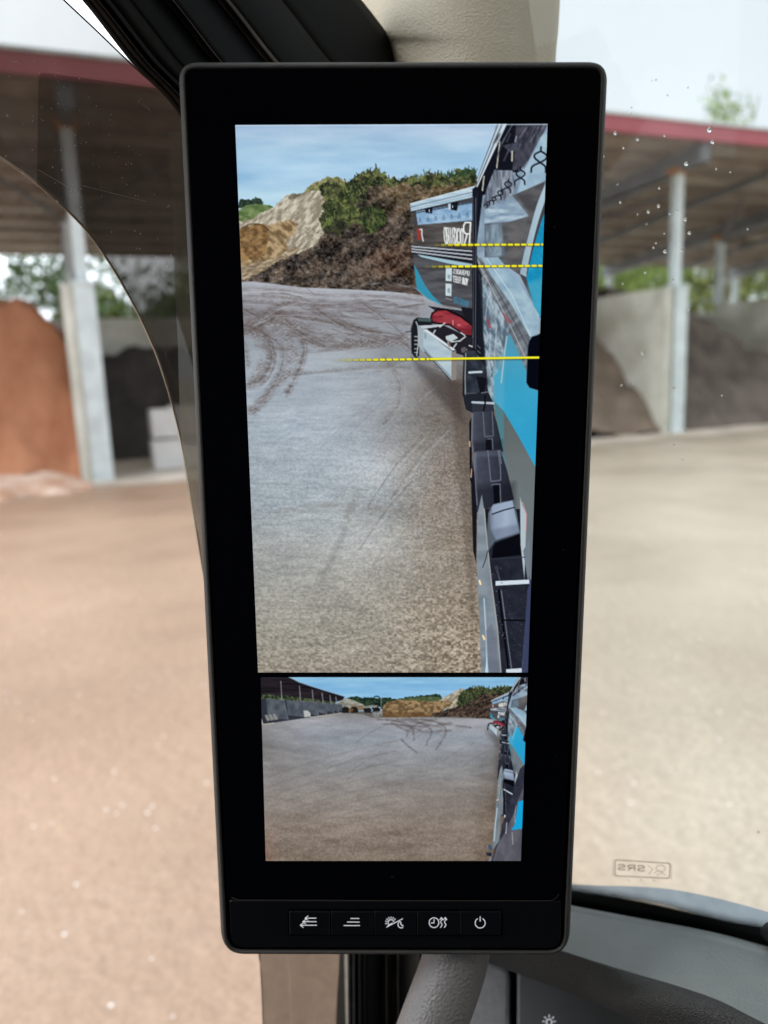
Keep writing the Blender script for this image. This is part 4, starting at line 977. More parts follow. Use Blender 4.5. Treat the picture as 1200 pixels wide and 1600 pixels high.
C.line([(500, 905), (530, 850), (545, 800), (560, 770)], 11, (108, 106, 104), tr_alpha(.35, 301), 9, 20)
C.line([(440, 800), (520, 790), (640, 800), (700, 795)], 9, (120, 112, 106), tr_alpha(.35, 302), 9, 20)
C.line([(640, 458), (700, 466), (740, 478)], 7, (112, 92, 82), tr_alpha(.8, 303), 4, 8)

def truck(C, full=True):
    P, Ln = C.poly, C.line
    k_ = 1.0 if full else 0.5
    # shadow on the yard beside the running gear
    P([(645, 560), (720, 600), (724, 660), (700, 640), (650, 575)], (52, 46, 46), .45, 12); P([(700, 590), (738, 600), (742, 1060), (730, 900)], (70, 60, 54), .35, 10)
    # trailer: rail, panel, lettering panel, stripes, hull
    P([(641, 318.5), (745, 290), (745, 307.5), (642, 331)], tex((158, 186, 204), (196, 214, 226), 20, 2, 1)); Ln([(642, 324), (745, 299)], 1.3, (86, 104, 122), .9); Ln([(641, 319), (745, 291)], 1.4, (214, 228, 236), .9)
    Ln([(642, 331.5), (745, 308)], 1.4, (26, 34, 44), .9); Ln([(642, 328), (745, 303)], 1, (110, 140, 160), .6)
    P([(646, 332), (738, 309), (738, 486), (700, 478), (672, 466), (652, 450), (646, 412)], (66, 67, 73))
    P([(649.5, 331), (738, 316), (738, 344.6), (653, 352)], tex((122, 158, 192), (160, 190, 216), 14, 5, 2))
    P([(664, 326), (676, 324), (675, 334), (665, 333)], (18, 22, 30)); P([(703, 318), (716, 315), (714, 330), (704, 328)], (18, 22, 30)); Ln([(650, 333), (738, 317)], 1.6, (30, 38, 50), .8)
    P([(700, 319), (704, 318), (704, 328), (701, 328)], (190, 205, 222)); Ln([(670.5, 328), (671, 332)], 1.1, (220, 230, 240)); Ln([(707, 322), (707, 325)], 1.2, (220, 230, 240))
    for i in range(7):
        x = 658 + i * 12 - (6 - i) * .3; y = 345 - i * 1.2; Ln([(x - 2, y), (x, y - 4 - i * .3), (x + 2, y)], .8, (52, 76, 104), .8); Ln([(x - 2, y + 3), (x, y), (x + 2, y + 3)], .8, (52, 76, 104), .7)
    P([(647, 352), (738, 346), (738, 388), (700, 387), (646, 386)], tex((60, 56, 56), (92, 88, 86), 30, 5, 3))
    P([(651, 358), (657, 357), (657, 376), (652, 375)], (150, 58, 52)); Ln([(656, 359), (659, 358.5), (659, 367), (661, 377)], 2.0, (214, 214, 214))
    for L in words('OCKBIRD', [(693, 356), (723, 358), (723, 383), (695, 381)]): Ln(L, 1.8, (226, 232, 230), .95)
    for L in words('R', [(724, 348), (735, 348), (733, 384), (725, 383)]): Ln(L, 2.3, (232, 236, 236))
    P([(643.5, 384), (737.7, 390), (737.7, 411.5), (644, 397)], (26, 30, 38))
    for f_ in (0, .33, .66):
        Ln([(644, 385.5 + f_ * 12), (737.7, 393 + f_ * 19)], 2.3, (190, 196, 204), .95)
    P([(652, 397.5), (737.7, 413), (737.7, 418.5), (700, 412), (658, 402)], (158, 190, 204))
    P([(646, 402), (655, 404), (738, 420), (738, 486), (718, 482), (689, 476), (668, 466), (651, 448)], tex((64, 64, 70), (90, 92, 98), 30, 6, 4))
    P([(647, 414), (653, 424), (664, 446), (676, 462), (690, 476), (668, 467), (651, 452)], (54, 142, 170), 1, 1.0); Ln([(651, 452), (668, 467), (690, 477)], 1.5, (112, 160, 180), .8)
    P([(696.5, 417), (706, 418.5), (705.5, 440), (696, 439)], (196, 214, 220)); P([(696, 443), (705.5, 444), (705, 463), (696, 462)], (196, 214, 220))
    P([(699, 429), (704, 430), (703, 437), (699, 435)], (120, 140, 150), .7); P([(699, 451), (703, 450), (703, 459), (699, 457)], (120, 140, 150), .7)
    for L in words('UPGRADES', [(708.5, 421), (733.5, 424), (733, 431), (708, 427)]): Ln(L, 1.15, (222, 228, 228), .95)
    for L in words('YOUR FLEET', [(708, 431.5), (731, 436), (730, 446), (708, 440)]): Ln(L, 1.3, (226, 230, 230), .95)
    for L in words('ROCKBIRD', [(709, 464), (732, 471), (731, 480), (709, 473)]): Ln(L, .9, (60, 146, 186), .8)
    Ln([(696, 466), (706, 469)], 1.2, (190, 200, 205), .6)
    # red tool lid and rear under-run beam
    P([(668, 478), (738, 488), (738, 512), (690, 492)], (40, 40, 48)); P([(720, 480), (738, 482), (738, 520), (728, 505)], (26, 27, 34))
    P([(671, 500), (674, 489), (683, 482.5), (698, 482.5), (721, 493), (738, 507), (738, 527), (728, 526), (702, 509), (676, 506)], (22, 16, 20))
    P([(673.5, 499), (676.5, 490.5), (684, 485.5), (697, 485.5), (719, 496), (737, 509.5), (737, 524), (728, 523), (702, 506.5), (677, 503)], tex((112, 32, 42), (160, 60, 70), 16, 5, 6))
    Ln([(707.5, 501), (707.8, 508)], 1.2, (220, 170, 180)); Ln([(715, 508), (719, 508)], 1.6, (205, 130, 140))
    P([(655, 507), (690, 507), (722, 522), (740, 528), (740, 560), (712, 552), (700, 545)], (34, 32, 40))
    P([(642, 513), (646, 500), (652, 496), (676, 498), (675, 508), (655, 509), (655, 556), (650, 560), (643, 552)], (26, 30, 36)); P([(652, 497), (674, 498), (673, 503), (654, 502)], (74, 96, 96), .9)
    Ln([(650, 503), (653, 512), (653.5, 535), (651, 556)], 1.7, (178, 192, 196), .95, .8, 12); Ln([(645, 505), (643, 520), (643, 545), (645, 553)], 1.3, (44, 46, 50), 1, .8, 10)
    for y in (526, 532, 538, 545, 551): Ln([(648, y), (652, y)], 1.6, (205, 208, 206), .8)
    Ln([(634, 519), (641, 518), (644, 514)], 1.4, (40, 38, 42), .9)
    P([(654, 509), (690, 507), (689, 510), (662, 514)], (188, 196, 204)); P([(654, 508), (662, 515), (662, 551), (654, 541)], (158, 172, 180))
    P([(661.5, 515.5), (706, 549), (706, 594), (704, 592.5), (661.5, 547)], ramp0 := tex((164, 186, 198), (184, 200, 208), 20, 8, 8)); P([(661.5, 515.5), (706.5, 548), (712, 547), (666, 514)], (206, 216, 222))
    P([(705.5, 550), (712.5, 548), (713, 593), (705, 594.5)], (136, 130, 126)); Ln([(662, 545), (705, 590)], 2.2, (120, 136, 150), .8); Ln([(664, 550), (704, 593)], 1.2, (26, 26, 30), .8)
    P([(663, 520), (666, 521), (666, 530), (663, 528)], (110, 112, 124), .5)
    for q_ in ([(687, 511), (695, 505)], [(677, 521), (680, 516)], [(698, 526), (708, 523), (714, 528)], [(705, 534), (718, 533), (727, 526)], [(708, 544), (713, 537)], [(700, 532), (700, 540)], [(720, 520), (726, 524)], [(733, 540), (739, 542)]): Ln(q_, 1.9, (214, 220, 222), .95)
    P([(696, 526), (707, 523), (714, 529), (704, 534), (697, 531)], (186, 202, 204)); P([(720, 544), (726, 542), (731, 546), (728, 551), (721, 551)], (92, 86, 90)); P([(699, 531), (704, 534), (703, 545), (699, 540)], (140, 120, 120), .7)
    # dark gap and posts between trailer and truck
    P([(737.7, 296), (747, 288), (756, 288), (756, 400), (752, 470), (760, 560), (766, 640), (740, 640), (737.7, 480)], (22, 25, 34)); Ln([(743, 310), (743.2, 420), (742.5, 545)], 1.0, (120, 124, 136), .8)
    Ln([(738.5, 308), (740, 400), (739.5, 480), (739, 540)], 1.2, (98, 102, 116), .7)
    # truck body upper part
    P([(792, 192), (870, 192), (870, 420), (830, 545), (745, 400), (745, 290)], tex((118, 138, 158), (150, 170, 190), 20, 20, 10))
    P([(792, 192), (848, 192), (826, 250), (806, 270), (772, 266), (768, 300), (754, 306), (745, 380), (745, 290)], (18, 21, 31))
    P([(806, 192), (856, 192), (842, 230), (818, 262), (800, 268), (804, 236)], tex((52, 54, 68), (84, 84, 96), 6, 12, 13), .85, 3); P([(785, 228), (803, 224), (818, 226), (808, 234), (798, 240)], (72, 76, 92), .9)
    P([(760, 296), (772, 266), (800, 267), (806, 292), (792, 318), (758, 330), (755, 320)], tex((88, 94, 108), (150, 162, 176), 3, 16, 14)); P([(844, 215), (856, 200), (856, 280), (806, 306), (818, 268)], tex((144, 172, 194), (166, 192, 208), 12, 12, 15), 1, 3)
    for q_ in ([(802, 192), (782, 228)], [(822, 200), (812, 216)], [(840, 200), (829, 222)], [(790, 270), (784, 292)], [(798, 268), (796, 286)], [(851, 194), (846, 202)]): Ln(q_, 1.4, (150, 160, 175), .6, 1.4)
    Ln([(780.6, 222), (775.8, 263)], 1.9, (186, 186, 172)); Ln([(800, 237), (799.6, 252)], 2.2, (206, 204, 188)); Ln([(756, 276), (753.6, 298)], 1.9, (200, 198, 176)); Ln([(806.5, 214), (804.5, 222)], 2.2, (160, 166, 178), .8); Ln([(769, 278), (768, 292)], 1.2, (120, 124, 134), .8)
    P(np.vstack([spline([(757, 328), (775, 318), (795, 312), (815, 318), (829, 332)], 12), spline([(826, 338), (800, 345), (757, 350)], 8)]), tex((118, 142, 166), (176, 196, 210), 16, 5, 16), 1, 4)
    # rails of the truck body
    P([(777, 192), (793, 192), (745.5, 292), (745, 281)], (176, 194, 208)); Ln([(779, 192), (745, 281)], 1.3, (64, 76, 92)); Ln([(785, 192), (745, 289)], 1.4, (66, 78, 96)); Ln([(790, 192), (745, 292)], 1.8, (214, 224, 230)); Ln([(781.5, 192), (745, 283)], 1.2, (206, 220, 230), .8)
    # dark wrap panel with pale band and cyan
    P([(757, 350), (796, 347), (826, 338), (800, 306), (851, 284), (853, 470), (836, 480), (812, 430), (770, 402), (757, 402)], tex((72, 72, 76), (100, 102, 104), 20, 12, 17), 1, 1.2)
    P([(757, 352), (782, 348), (788, 400), (760, 404)], tex((96, 116, 134), (150, 172, 186), 5, 16, 18), .85, 5); P([(792, 312), (812, 316), (822, 330), (800, 342), (788, 330)], (150, 170, 184), .5, 9); P([(800, 352), (816, 350), (808, 400), (796, 410)], (110, 104, 104), .5, 8)
    Ln([(757, 348), (800, 342), (822, 336)], 1.2, (176, 196, 206), .8, 1, 10)
    C.poly(np.vstack([spline([(853, 284), (838, 322), (826, 366), (817, 402), (812, 428)], 14), [(822, 433)], spline([(824, 420), (833, 380), (843, 340), (853, 312)], 12)]), grad([(812, (150, 174, 188)), (853, (176, 198, 212))], 0, 4, 9, 3)); P(np.vstack([spline([(853, 309), (842, 342), (832, 380), (822, 428)], 12), spline([(827, 434), (836, 392), (845, 352), (853, 330)], 12)]), (66, 66, 72))
    P([(853, 328), (853, 500), (838, 494), (822, 434), (832, 392), (846, 344)], tex((18, 132, 176), (40, 156, 196), 14, 14, 20)); P([(853, 430), (853, 500), (834, 492), (824, 445)], (96, 170, 190), .45, 9)
    # hooks along the tarpaulin
    def hook(x, y, s_, a_=0.0, w_=2.2):
        ca, sa = math.cos(a_), math.sin(a_)
        def R(pts): return [(x + (px * ca - py * sa) * s_, y + (px * sa + py * ca) * s_) for px, py in pts]
        for q_ in ([(0, -1.6), (0, -1.0)], [(0, -1.0), (-.8, -.55), (-.8, 0), (0, .6), (.75, 1.1), (.85, 1.9)], [(0, -1.0), (.8, -.55), (.8, 0), (0, .6), (-1.1, 1.2), (-1.2, 2.0)]): Ln(R(q_), w_, (20, 26, 38), 1, .8, 12)
    hook(844, 248, 11, .06, 2.8); hook(813, 274, 7.6, .0, 2.3); hook(793.5, 290, 6, .12, 2.0); hook(781, 303, 4.6, .3, 1.8); hook(771, 312, 3.8, .5, 1.6); hook(762, 319, 3.0, .6, 1.4)
    # reflective ledge under the wrap
    P([(745, 403), (770, 402), (842, 492), (842, 524), (827, 527), (824, 586), (790, 520), (752, 436)], tex((92, 98, 106), (132, 140, 148), 6, 20, 22, rot=.9))
    P([(752, 403), (778, 402), (814, 446), (842, 492), (842, 524), (827, 526), (800, 478), (768, 432)], tex((136, 166, 186), (164, 190, 204), 14, 14, 23)); Ln([(760, 404), (800, 462), (829, 526)], 1.3, (196, 216, 226), .9); Ln([(746, 408), (786, 486), (824, 566)], 1.4, (176, 184, 190), .8); Ln([(749, 406), (792, 482), (826, 545)], 1.2, (52, 56, 64), .8); Ln([(747, 420), (784, 500), (822, 582)], 1.2, (160, 166, 170), .6)
    P([(778, 484), (790, 492), (800, 504), (794, 506), (782, 496)], (140, 66, 72), .6, 3)
    # reflecting body side
    P([(748, 428), (756, 440), (778, 478), (795, 512), (784, 560), (773, 640), (766, 630), (757, 580), (752, 500)], tex((84, 104, 120), (158, 178, 190), 6, 14, 25, 5, 3, rot=-.3), 1, 1.2)
    P([(757, 492), (764, 502), (769, 514), (763, 512)], (150, 62, 68), .75, 2); P([(748, 418), (753, 430), (755, 520), (762, 600), (752, 620), (748, 560)], (24, 28, 36), .9, 2)
    for q_ in ([(776, 508), (772, 560), (771, 600)], [(762, 468), (758, 500)], [(766, 520), (764, 560)], [(772, 470), (768, 496)]): Ln(q_, 1.2, (196, 208, 214), .7, 1.2, 8)
    # cyan lower side and grey skirt
    P([(791, 528), (797, 522), (824, 584), (824, 603), (841, 611), (870, 611), (870, 765), (835, 728), (810, 684), (787, 643), (771, 626), (770, 590), (783, 575)], grad([(520, (84, 150, 174)), (600, (58, 158, 194)), (730, (44, 160, 206))], 1, 5, 30, 27), 1, 1); P([(770, 575), (790, 545), (786, 644), (771, 627)], (92, 168, 196), .55, 6)
    Ln([(791.5, 526), (787, 560), (783, 598)], 2.0, (170, 196, 206), .9, .9, 8); Ln([(774, 560), (771, 590), (772, 625)], 1.6, (120, 160, 176), .8)
    P([(771, 627), (787, 643), (810, 682), (835, 728), (870, 728), (870, 905), (827, 905), (812, 850), (800, 780), (784, 700)], grad([(640, (92, 98, 98)), (720, (104, 112, 114)), (905, (112, 122, 128))], 1, 5, 30, 28)); P([(771, 626), (787, 643), (787, 706), (800, 782), (782, 706)], (76, 128, 140), .85, 2)
    P([(840, 523), (831, 526), (826, 533), (824, 545), (822, 598), (827, 606), (842, 610), (846, 520)], (5, 8, 18), 1, 1.5); Ln([(840, 523), (831, 526), (826, 533), (824, 545), (822, 598), (827, 606), (840, 610)], .9, (96, 120, 136), .6)
    # running gear: black box area, tank, mudguards
    P([(724, 556), (727, 548), (740, 550), (757, 600), (770, 628), (770, 645), (738, 645), (728, 640), (722, 616)], (32, 36, 45)); P([(728, 548), (742, 548), (757, 572), (760, 612), (728, 615)], tex((34, 40, 50), (56, 62, 74), 10, 10, 29))
    Ln([(727.5, 552), (726.5, 590), (727, 616)], 1.6, (168, 172, 168), .9); Ln([(733, 582), (752, 581)], 3.4, (190, 204, 212)); Ln([(726, 615), (744, 614)], 1.2, (90, 94, 100)); Ln([(723, 620), (725, 640), (728, 655)], 1.6, (96, 90, 84), .8)
    P([(744, 588), (760, 590), (757, 612), (750, 616)], (18, 20, 28)); Ln([(752, 614), (764, 612)], 1.4, (120, 122, 130)); Ln([(758, 618), (756, 640)], 2.2, (10, 12, 18))
    for y_ in (540, 548, 556): Ln([(746, y_), (750, y_ + 4)], 1.3, (120, 124, 132), .8)
    P([(738, 627), (771, 628), (772, 644), (737, 645)], (46, 50, 60)); Ln([(738, 628.5), (771, 630)], 3.6, (178, 190, 202)); Ln([(758, 628), (755, 645)], 2.4, (10, 12, 18))
    P([(733, 660), (737, 650), (737, 760), (734, 748)], (12, 12, 18)); Ln([(733.5, 690), (734, 697)], 2.4, (205, 170, 150), .9)
    P([(736.5, 648), (740, 643.5), (770, 642), (784, 702), (784, 706), (740, 708), (737, 690)], grad([(736, (92, 98, 112)), (742, (66, 70, 83)), (756, (58, 62, 75)), (770, (48, 52, 64)), (784, (34, 38, 48))], 0, 5, 6, 30)); P([(738, 690), (784, 688), (784, 708), (740, 708)], (22, 24, 32), .45, 9); Ln([(737.8, 646), (736.8, 690), (739, 706)], 2.0, (112, 118, 130), .9)
    for q_ in ([(754.5, 644), (757, 681)], [(768.5, 643), (770.5, 681), (757, 682)], [(762, 686), (769, 685), (770, 702)]): Ln(q_, 1.5, (104, 110, 124), .9)
    P([(758.5, 687), (767, 686), (768, 703), (759, 703)], (16, 17, 24)); P([(770, 642), (776, 660), (786, 704), (784, 706), (774, 660)], (20, 26, 32), .8)
    P([(738, 716), (741.5, 706.5), (746, 705), (782, 703), (792, 735), (803, 780), (770, 790), (752, 800), (742, 800), (740, 760)], grad([(740, (96, 102, 116)), (747, (68, 72, 86)), (762, (60, 64, 77)), (782, (46, 50, 62)), (800, (32, 35, 45))], 0, 5, 6, 31)); P([(741, 760), (803, 755), (803, 800), (741, 800)], (20, 22, 30), .5, 14); P([(744, 706), (783, 703), (786, 712), (744, 714)], (104, 112, 128), .35, 4); Ln([(742.5, 708), (741, 740), (745, 788)], 2.6, (106, 112, 126), .9)
    for q_ in ([(762, 704), (765, 735), (766.5, 751)], [(778, 704), (781.5, 730), (782, 750), (767, 752)], [(768, 757), (781, 756), (782, 784)], [(780, 704), (783, 724)]): Ln(q_, 1.7, (108, 114, 130), .9)
    P([(770, 758), (780, 757), (781, 786), (772, 790)], (10, 11, 18)); Ln([(737, 733), (736, 745)], 2.6, (214, 178, 156), .9)
    P([(738, 720), (741, 740), (745, 800), (744, 880), (739, 860), (736, 760)], (22, 23, 30), 1, 1.5)
    P([(752, 795), (812, 795), (824, 1060), (768, 1060), (758, 870)], (24, 27, 36)); P([(761, 845), (815, 830), (827, 905), (826, 1060), (780, 1060), (768, 900)], tex((28, 31, 42), (44, 48, 60), 14, 10, 33, con=1.5))
    # silver air tank cover
    P([(763, 800), (770, 788), (783, 784), (800, 781.5), (807, 800), (812, 832), (790, 839), (773, 845), (763, 860), (760, 836)], (86, 96, 108)); P([(764, 802), (770, 789), (800, 782), (811, 831), (775, 843), (766, 826)], grad([(762, (96, 106, 120)), (772, (138, 152, 174)), (790, (160, 174, 196)), (812, (140, 154, 176))], 0, 4, 9, 34), 1, 2.0); P([(766, 828), (811, 818), (812, 833), (774, 845)], (96, 108, 128), .5, 6)
    P([(768, 792), (772, 788), (800, 782), (803, 792), (784, 798), (769, 803)], (150, 166, 190), .7, 2); Ln([(769, 803), (786, 797), (803, 792.5)], 1.9, (22, 24, 34), .95); Ln([(773, 844), (811, 832)], 1.6, (98, 108, 122), .9)
    P([(774, 848), (811, 834), (818, 866), (768, 872), (770, 855)], (8, 9, 17)); P([(812.5, 776), (816, 790), (822, 803), (820.5, 862), (819, 905), (813, 850)], (176, 190, 198), 1, 1); Ln([(816, 785), (822, 803), (821, 830)], 1.8, (214, 150, 160), .8)
    P([(817, 860), (828, 840), (826, 905), (824, 905)], (112, 124, 136))
    # steps
    Ln([(773, 884), (781, 908)], 1.0, (90, 96, 110), .7); Ln([(783, 922), (789, 968)], 1.6, (122, 128, 142), .9); Ln([(776, 884), (781, 907)], 1.0, (120, 126, 138), .6); Ln([(789, 970), (799, 1044)], 1.5, (116, 122, 136), .9); Ln([(779, 922), (794, 1044)], 3.2, (8, 9, 14)); Ln([(787, 968), (823, 969)], 2.4, (8, 9, 14)); Ln([(766, 873), (820, 870)], 1.2, (52, 55, 66))
    P([(774, 907.5), (826.5, 905), (827, 911.5), (774, 914.5)], (206, 218, 230)); P([(790.5, 1045), (815.5, 1043), (815, 1060), (791, 1060)], (206, 216, 228)); Ln([(782, 910), (785, 910)], 1, (120, 130, 140))
    Ln([(826.5, 915), (815, 1044)], 1.2, (88, 98, 120), .9); P([(827, 914), (824, 920), (815, 1044), (815, 1060), (860, 1060), (860, 905), (827, 905)], (58, 66, 96))
    rng = np.random.RandomState(18)
    for i in range(46 if full else 0):     # broken reflections on the polished side
        y = 425 + 175 * rng.rand(); f_ = rng.rand(); xa = np.interp(y, [425, 500, 600], [750, 754, 760]); xb = np.interp(y, [425, 500, 600], [756, 790, 770]); x = xa + (xb - xa) * f_
        L = 5 + 16 * rng.rand(); v = rng.choice([60, 92, 150, 196, 210]); Ln([(x, y), (x + 1 + L * .12, y + L * .5), (x - 1.0, y + L)], .8 + 1.6 * rng.rand(), (v * .96, v, min(255, v * 1.06)), .45, 1.6, 6)
    for i in range(30 if full else 0):
        x = 775 + 80 * rng.rand(); y = 194 + (855 - x) * .7 * rng.rand(); L = 6 + 12 * rng.rand(); v = rng.choice([14, 24, 70, 110]); Ln([(x, y), (x - L * .45, y + L)], .8 + 1.6 * rng.rand(), (v, v, v * 1.15), .5, 1.8)
    rng = np.random.RandomState(8)
    for i in range(60 if full else 0):
        f_ = rng.rand(); y = 885 + 170 * rng.rand(); x0 = 768 + (y - 885) * .09 ; x = x0 + f_ * (826 - x0 - (y - 900) * .06)
        Ln([(x, y), (x + .4, y + .4)], .9, (104, 110, 124) if f_ > .3 else (170, 176, 184), .7)
    # side skirt of the cab
    P([(752.5, 772), (757, 800), (761.5, 850), (768, 912), (777, 978), (783, 1060), (752, 1060), (747.5, 940), (744.5, 880), (746.5, 800)], tex((112, 124, 134), (136, 146, 156), 30, 14, 36)); Ln([(756.5, 795), (761, 850), (768, 912), (777, 980), (782.5, 1050)], 1.8, (168, 168, 164), .9)
    Ln([(756, 935), (759, 985), (761, 1050)], 2.2, (176, 200, 216), .9); P([(760.5, 1022), (763, 1050), (757, 1055)], (186, 214, 230), .9); P([(759, 985), (768, 975), (776, 1000), (781, 1055), (764, 1055)], (100, 104, 122), .6, 4)
    Ln([(749, 907), (750.5, 912)], 3, (250, 220, 170)); Ln([(754.5, 993), (756.5, 998)], 3, (250, 220, 160)); Ln([(762, 860), (759, 872), (754, 886)], 1.3, (34, 38, 46), .9)
truck(C)
# guide lines drawn by the display
YEL = (246, 238, 40)
def dashes(C, x0, x1, y0, y1, fade, per=10.4, ln=7.6, w_=3.3):
    x = x0
    while x < x1 - 3:
        a_ = min(1, (x - x0 + 6) / fade) if fade else 1; f_ = (x - x0) / (x1 - x0)
        yy = y0 + (y1 - y0) * f_; C.line([(x + 1, yy + .6), (min(x + ln, x1) - 1, yy + .6)], w_ + 1.6, (40, 34, 6), .55 * a_, 1.6); C.line([(x + 1, yy), (min(x + ln, x1 - .5) - 1, yy)], w_, YEL, a_, 1.0); x += per
dashes(C, 679, 849, 383, 382.4, 36); dashes(C, 664, 847.5, 417, 415.5, 46); dashes(C, 521, 673, 562.8, 561, 75)
C.line([(673, 561.8), (842, 559.6)], 5.0, (40, 34, 6), .5, 1.6); C.line([(673, 561), (842, 558.6)], 3.2, YEL, 1, 1.0)
C.line([(368, 197), (856, 195)], 1.6, (208, 226, 240), .8)
C.build('main_view', 0.0006)

# ======== wide view below
WQ = [(407.5, 1057.5), (824.2, 1057.5), (813.5, 1344), (415.5, 1344)]
D = Canvas(WQ, 420, 290); X, Y = D.X, D.Y
D.A[:] = ramp(Y, [(1057, (140, 190, 220)), (1070, (130, 182, 220)), (1085, (140, 190, 225)), (1100, (152, 198, 228))]) + ((fbm(X / 50, Y / 5, 4, 8) - .5) * 34)[..., None] * np.array([1.2, .8, .4])
zz = lambda pts: [(390 + x / 2.609, 1040 + y / 2.609) for x, y in pts]
# far trees and hills
D.poly(zz([(380, 150), (400, 128), (430, 122), (460, 130), (480, 126), (520, 132), (560, 128), (600, 134), (640, 128), (700, 120), (740, 118), (760, 112), (780, 118), (790, 150), (600, 165), (400, 170)]), tex((26, 42, 36), (54, 74, 52), 3, 2, 3, con=3), edge=1.2, es=3)
D.poly(zz([(600, 136), (640, 130), (700, 124), (770, 126), (800, 134), (780, 150), (620, 150)]), tex((60, 78, 52), (96, 108, 76), 6, 2, 5))
D.poly(zz([(355, 152), (392, 130), (420, 138), (468, 158), (470, 180), (355, 182)]), tex((120, 118, 108), (176, 172, 160), 5, 2, 6)); D.poly(zz([(415, 158), (466, 160), (468, 180), (410, 180)]), (120, 104, 84), .8, 1)
# spoil heaps
D.poly([(400, 1112), (600, 1110), (840, 1114), (840, 1140), (400, 1140)], (100, 94, 90))
D.poly(zz([(760, 150), (790, 128), (830, 108), (860, 92), (880, 96), (900, 150), (850, 180), (780, 175)]), tex((128, 120, 104), (190, 182, 162), 6, 2, 7, rot=2.5, con=3), edge=1)
D.poly(zz([(538, 176), (560, 146), (600, 138), (660, 138), (720, 142), (770, 142), (810, 142), (830, 150), (800, 172), (770, 196), (740, 208), (600, 208), (540, 208)]), tex((96, 78, 54), (160, 134, 98), 5, 3, 9, con=3), edge=1)
D.poly(zz([(545, 182), (600, 190), (700, 192), (740, 200), (738, 210), (540, 210)]), (92, 64, 40), .6, 3)
D.poly(zz([(740, 196), (800, 178), (850, 160), (890, 130), (920, 110), (980, 108), (1080, 100), (1080, 216), (960, 214), (850, 206), (760, 208)]), tex((36, 30, 28), (96, 80, 68), 4, 1.6, 15, rot=2.5, con=3.4), edge=1)
vg = zz([(845, 160), (850, 130), (870, 100), (900, 88), (940, 84), (980, 92), (1040, 84), (1085, 84), (1085, 108), (980, 112), (940, 118), (900, 150), (870, 162)])
D.poly(vg, tex((30, 38, 28), (86, 94, 58), 5, 4, 21, con=3), edge=1.6, es=3); bushes(D, vg, 260, 2.4, 4, gcols)
# yard
def yard2(X, Y):
    c = ramp(Y, [(1108, (128, 126, 122)), (1125, (158, 160, 166)), (1150, (146, 152, 161)), (1190, (141, 143, 147)), (1230, (137, 132, 129)), (1290, (137, 125, 115)), (1344, (126, 113, 102))])
    br = np.clip((470 - X + (Y - 1110) * .9) / 120, 0, 1) * np.clip((1230 - Y) / 60, 0, 1)
    c = c * (1 - .5 * br[..., None]) + np.array([98, 88, 80]) * .5 * br[..., None]
    pk = np.clip((440 - X) / 60, 0, 1) * np.clip((Y - 1270) / 60, 0, 1); c = c + pk[..., None] * np.array([26, 2, -4])
    rt_ = np.clip((X - 735) / 50, 0, 1) * np.clip((Y - 1150) / 30, 0, 1); c = c - rt_[..., None] * np.array([26, 30, 34])
    d = X * .45 - Y * .9
    g = np.interp(Y, [1110, 1344], [1.0, 2.2])
    wb = np.clip((Y - 1110) / 200, 0, 1); v = ((fbm(X / 1.6, Y / 1.1, 3, 50) - .5) * (1 - wb) + (fbm(X / 2.6, Y / 2.0, 3, 58) - .5) * wb) * np.interp(Y, [1110, 1220, 1344], [16, 34, 46]) + (fbm(X / 40, Y / 8, 4, 52) - .5) * 26 + (fbm(X / 16, Y / 5, 4, 55) - .5) * 20 + (fbm(X / 90, Y / 40, 3, 56) - .5) * 22
    return c + v[..., None]
D.poly(zz([(0, 250), (60, 238), (200, 212), (380, 190), (460, 196), (500, 210), (740, 208), (960, 214), (1200, 240), (1200, 900), (0, 900)]), yard2, soft=1.2)
rng = np.random.RandomState(2)
TW = [[(520, 216), (600, 224), (660, 250), (670, 300)], [(560, 220), (680, 228), (740, 262), (720, 320)], [(600, 216), (740, 222), (800, 262), (760, 340)], [(620, 240), (700, 246), (790, 238), (820, 230)], [(580, 230), (640, 262), (720, 268), (820, 262)], [(650, 214), (720, 236), (780, 250)], [(540, 234), (620, 240), (700, 262)], [(700, 214), (800, 236), (900, 250)], [(640, 290), (650, 260), (690, 232), (760, 214)], [(680, 350), (640, 320), (620, 300)]]
for i, p_ in enumerate(TW): D.line(zz(p_), 2.6, (92, 82, 80), tr_alpha(.6, 400 + i, 7, 2), 3.8, 20); D.line(zz(p_), .9, (74, 64, 62), tr_alpha(.5, 410 + i, 5, 2), 1.4, 20)
for i in range(14):
    x = 460 + 420 * rng.rand(); y = 1135 + 90 * rng.rand(); D.line([(x, y + 16), (x + 22, y), (x + 50, y - 14)], 1.1, (108, 106, 108) if i % 2 else (168, 174, 182), tr_alpha(.7, 420 + i, 8, 4), 1.3, 10)
for i in range(8):
    y = 1160 + i * 16; D.line([(420, y + 52), (520, y + 20), (620, y - 4)], 2.2, (112, 108, 106), tr_alpha(.5, 440 + i, 7, 3), 2.5, 12)
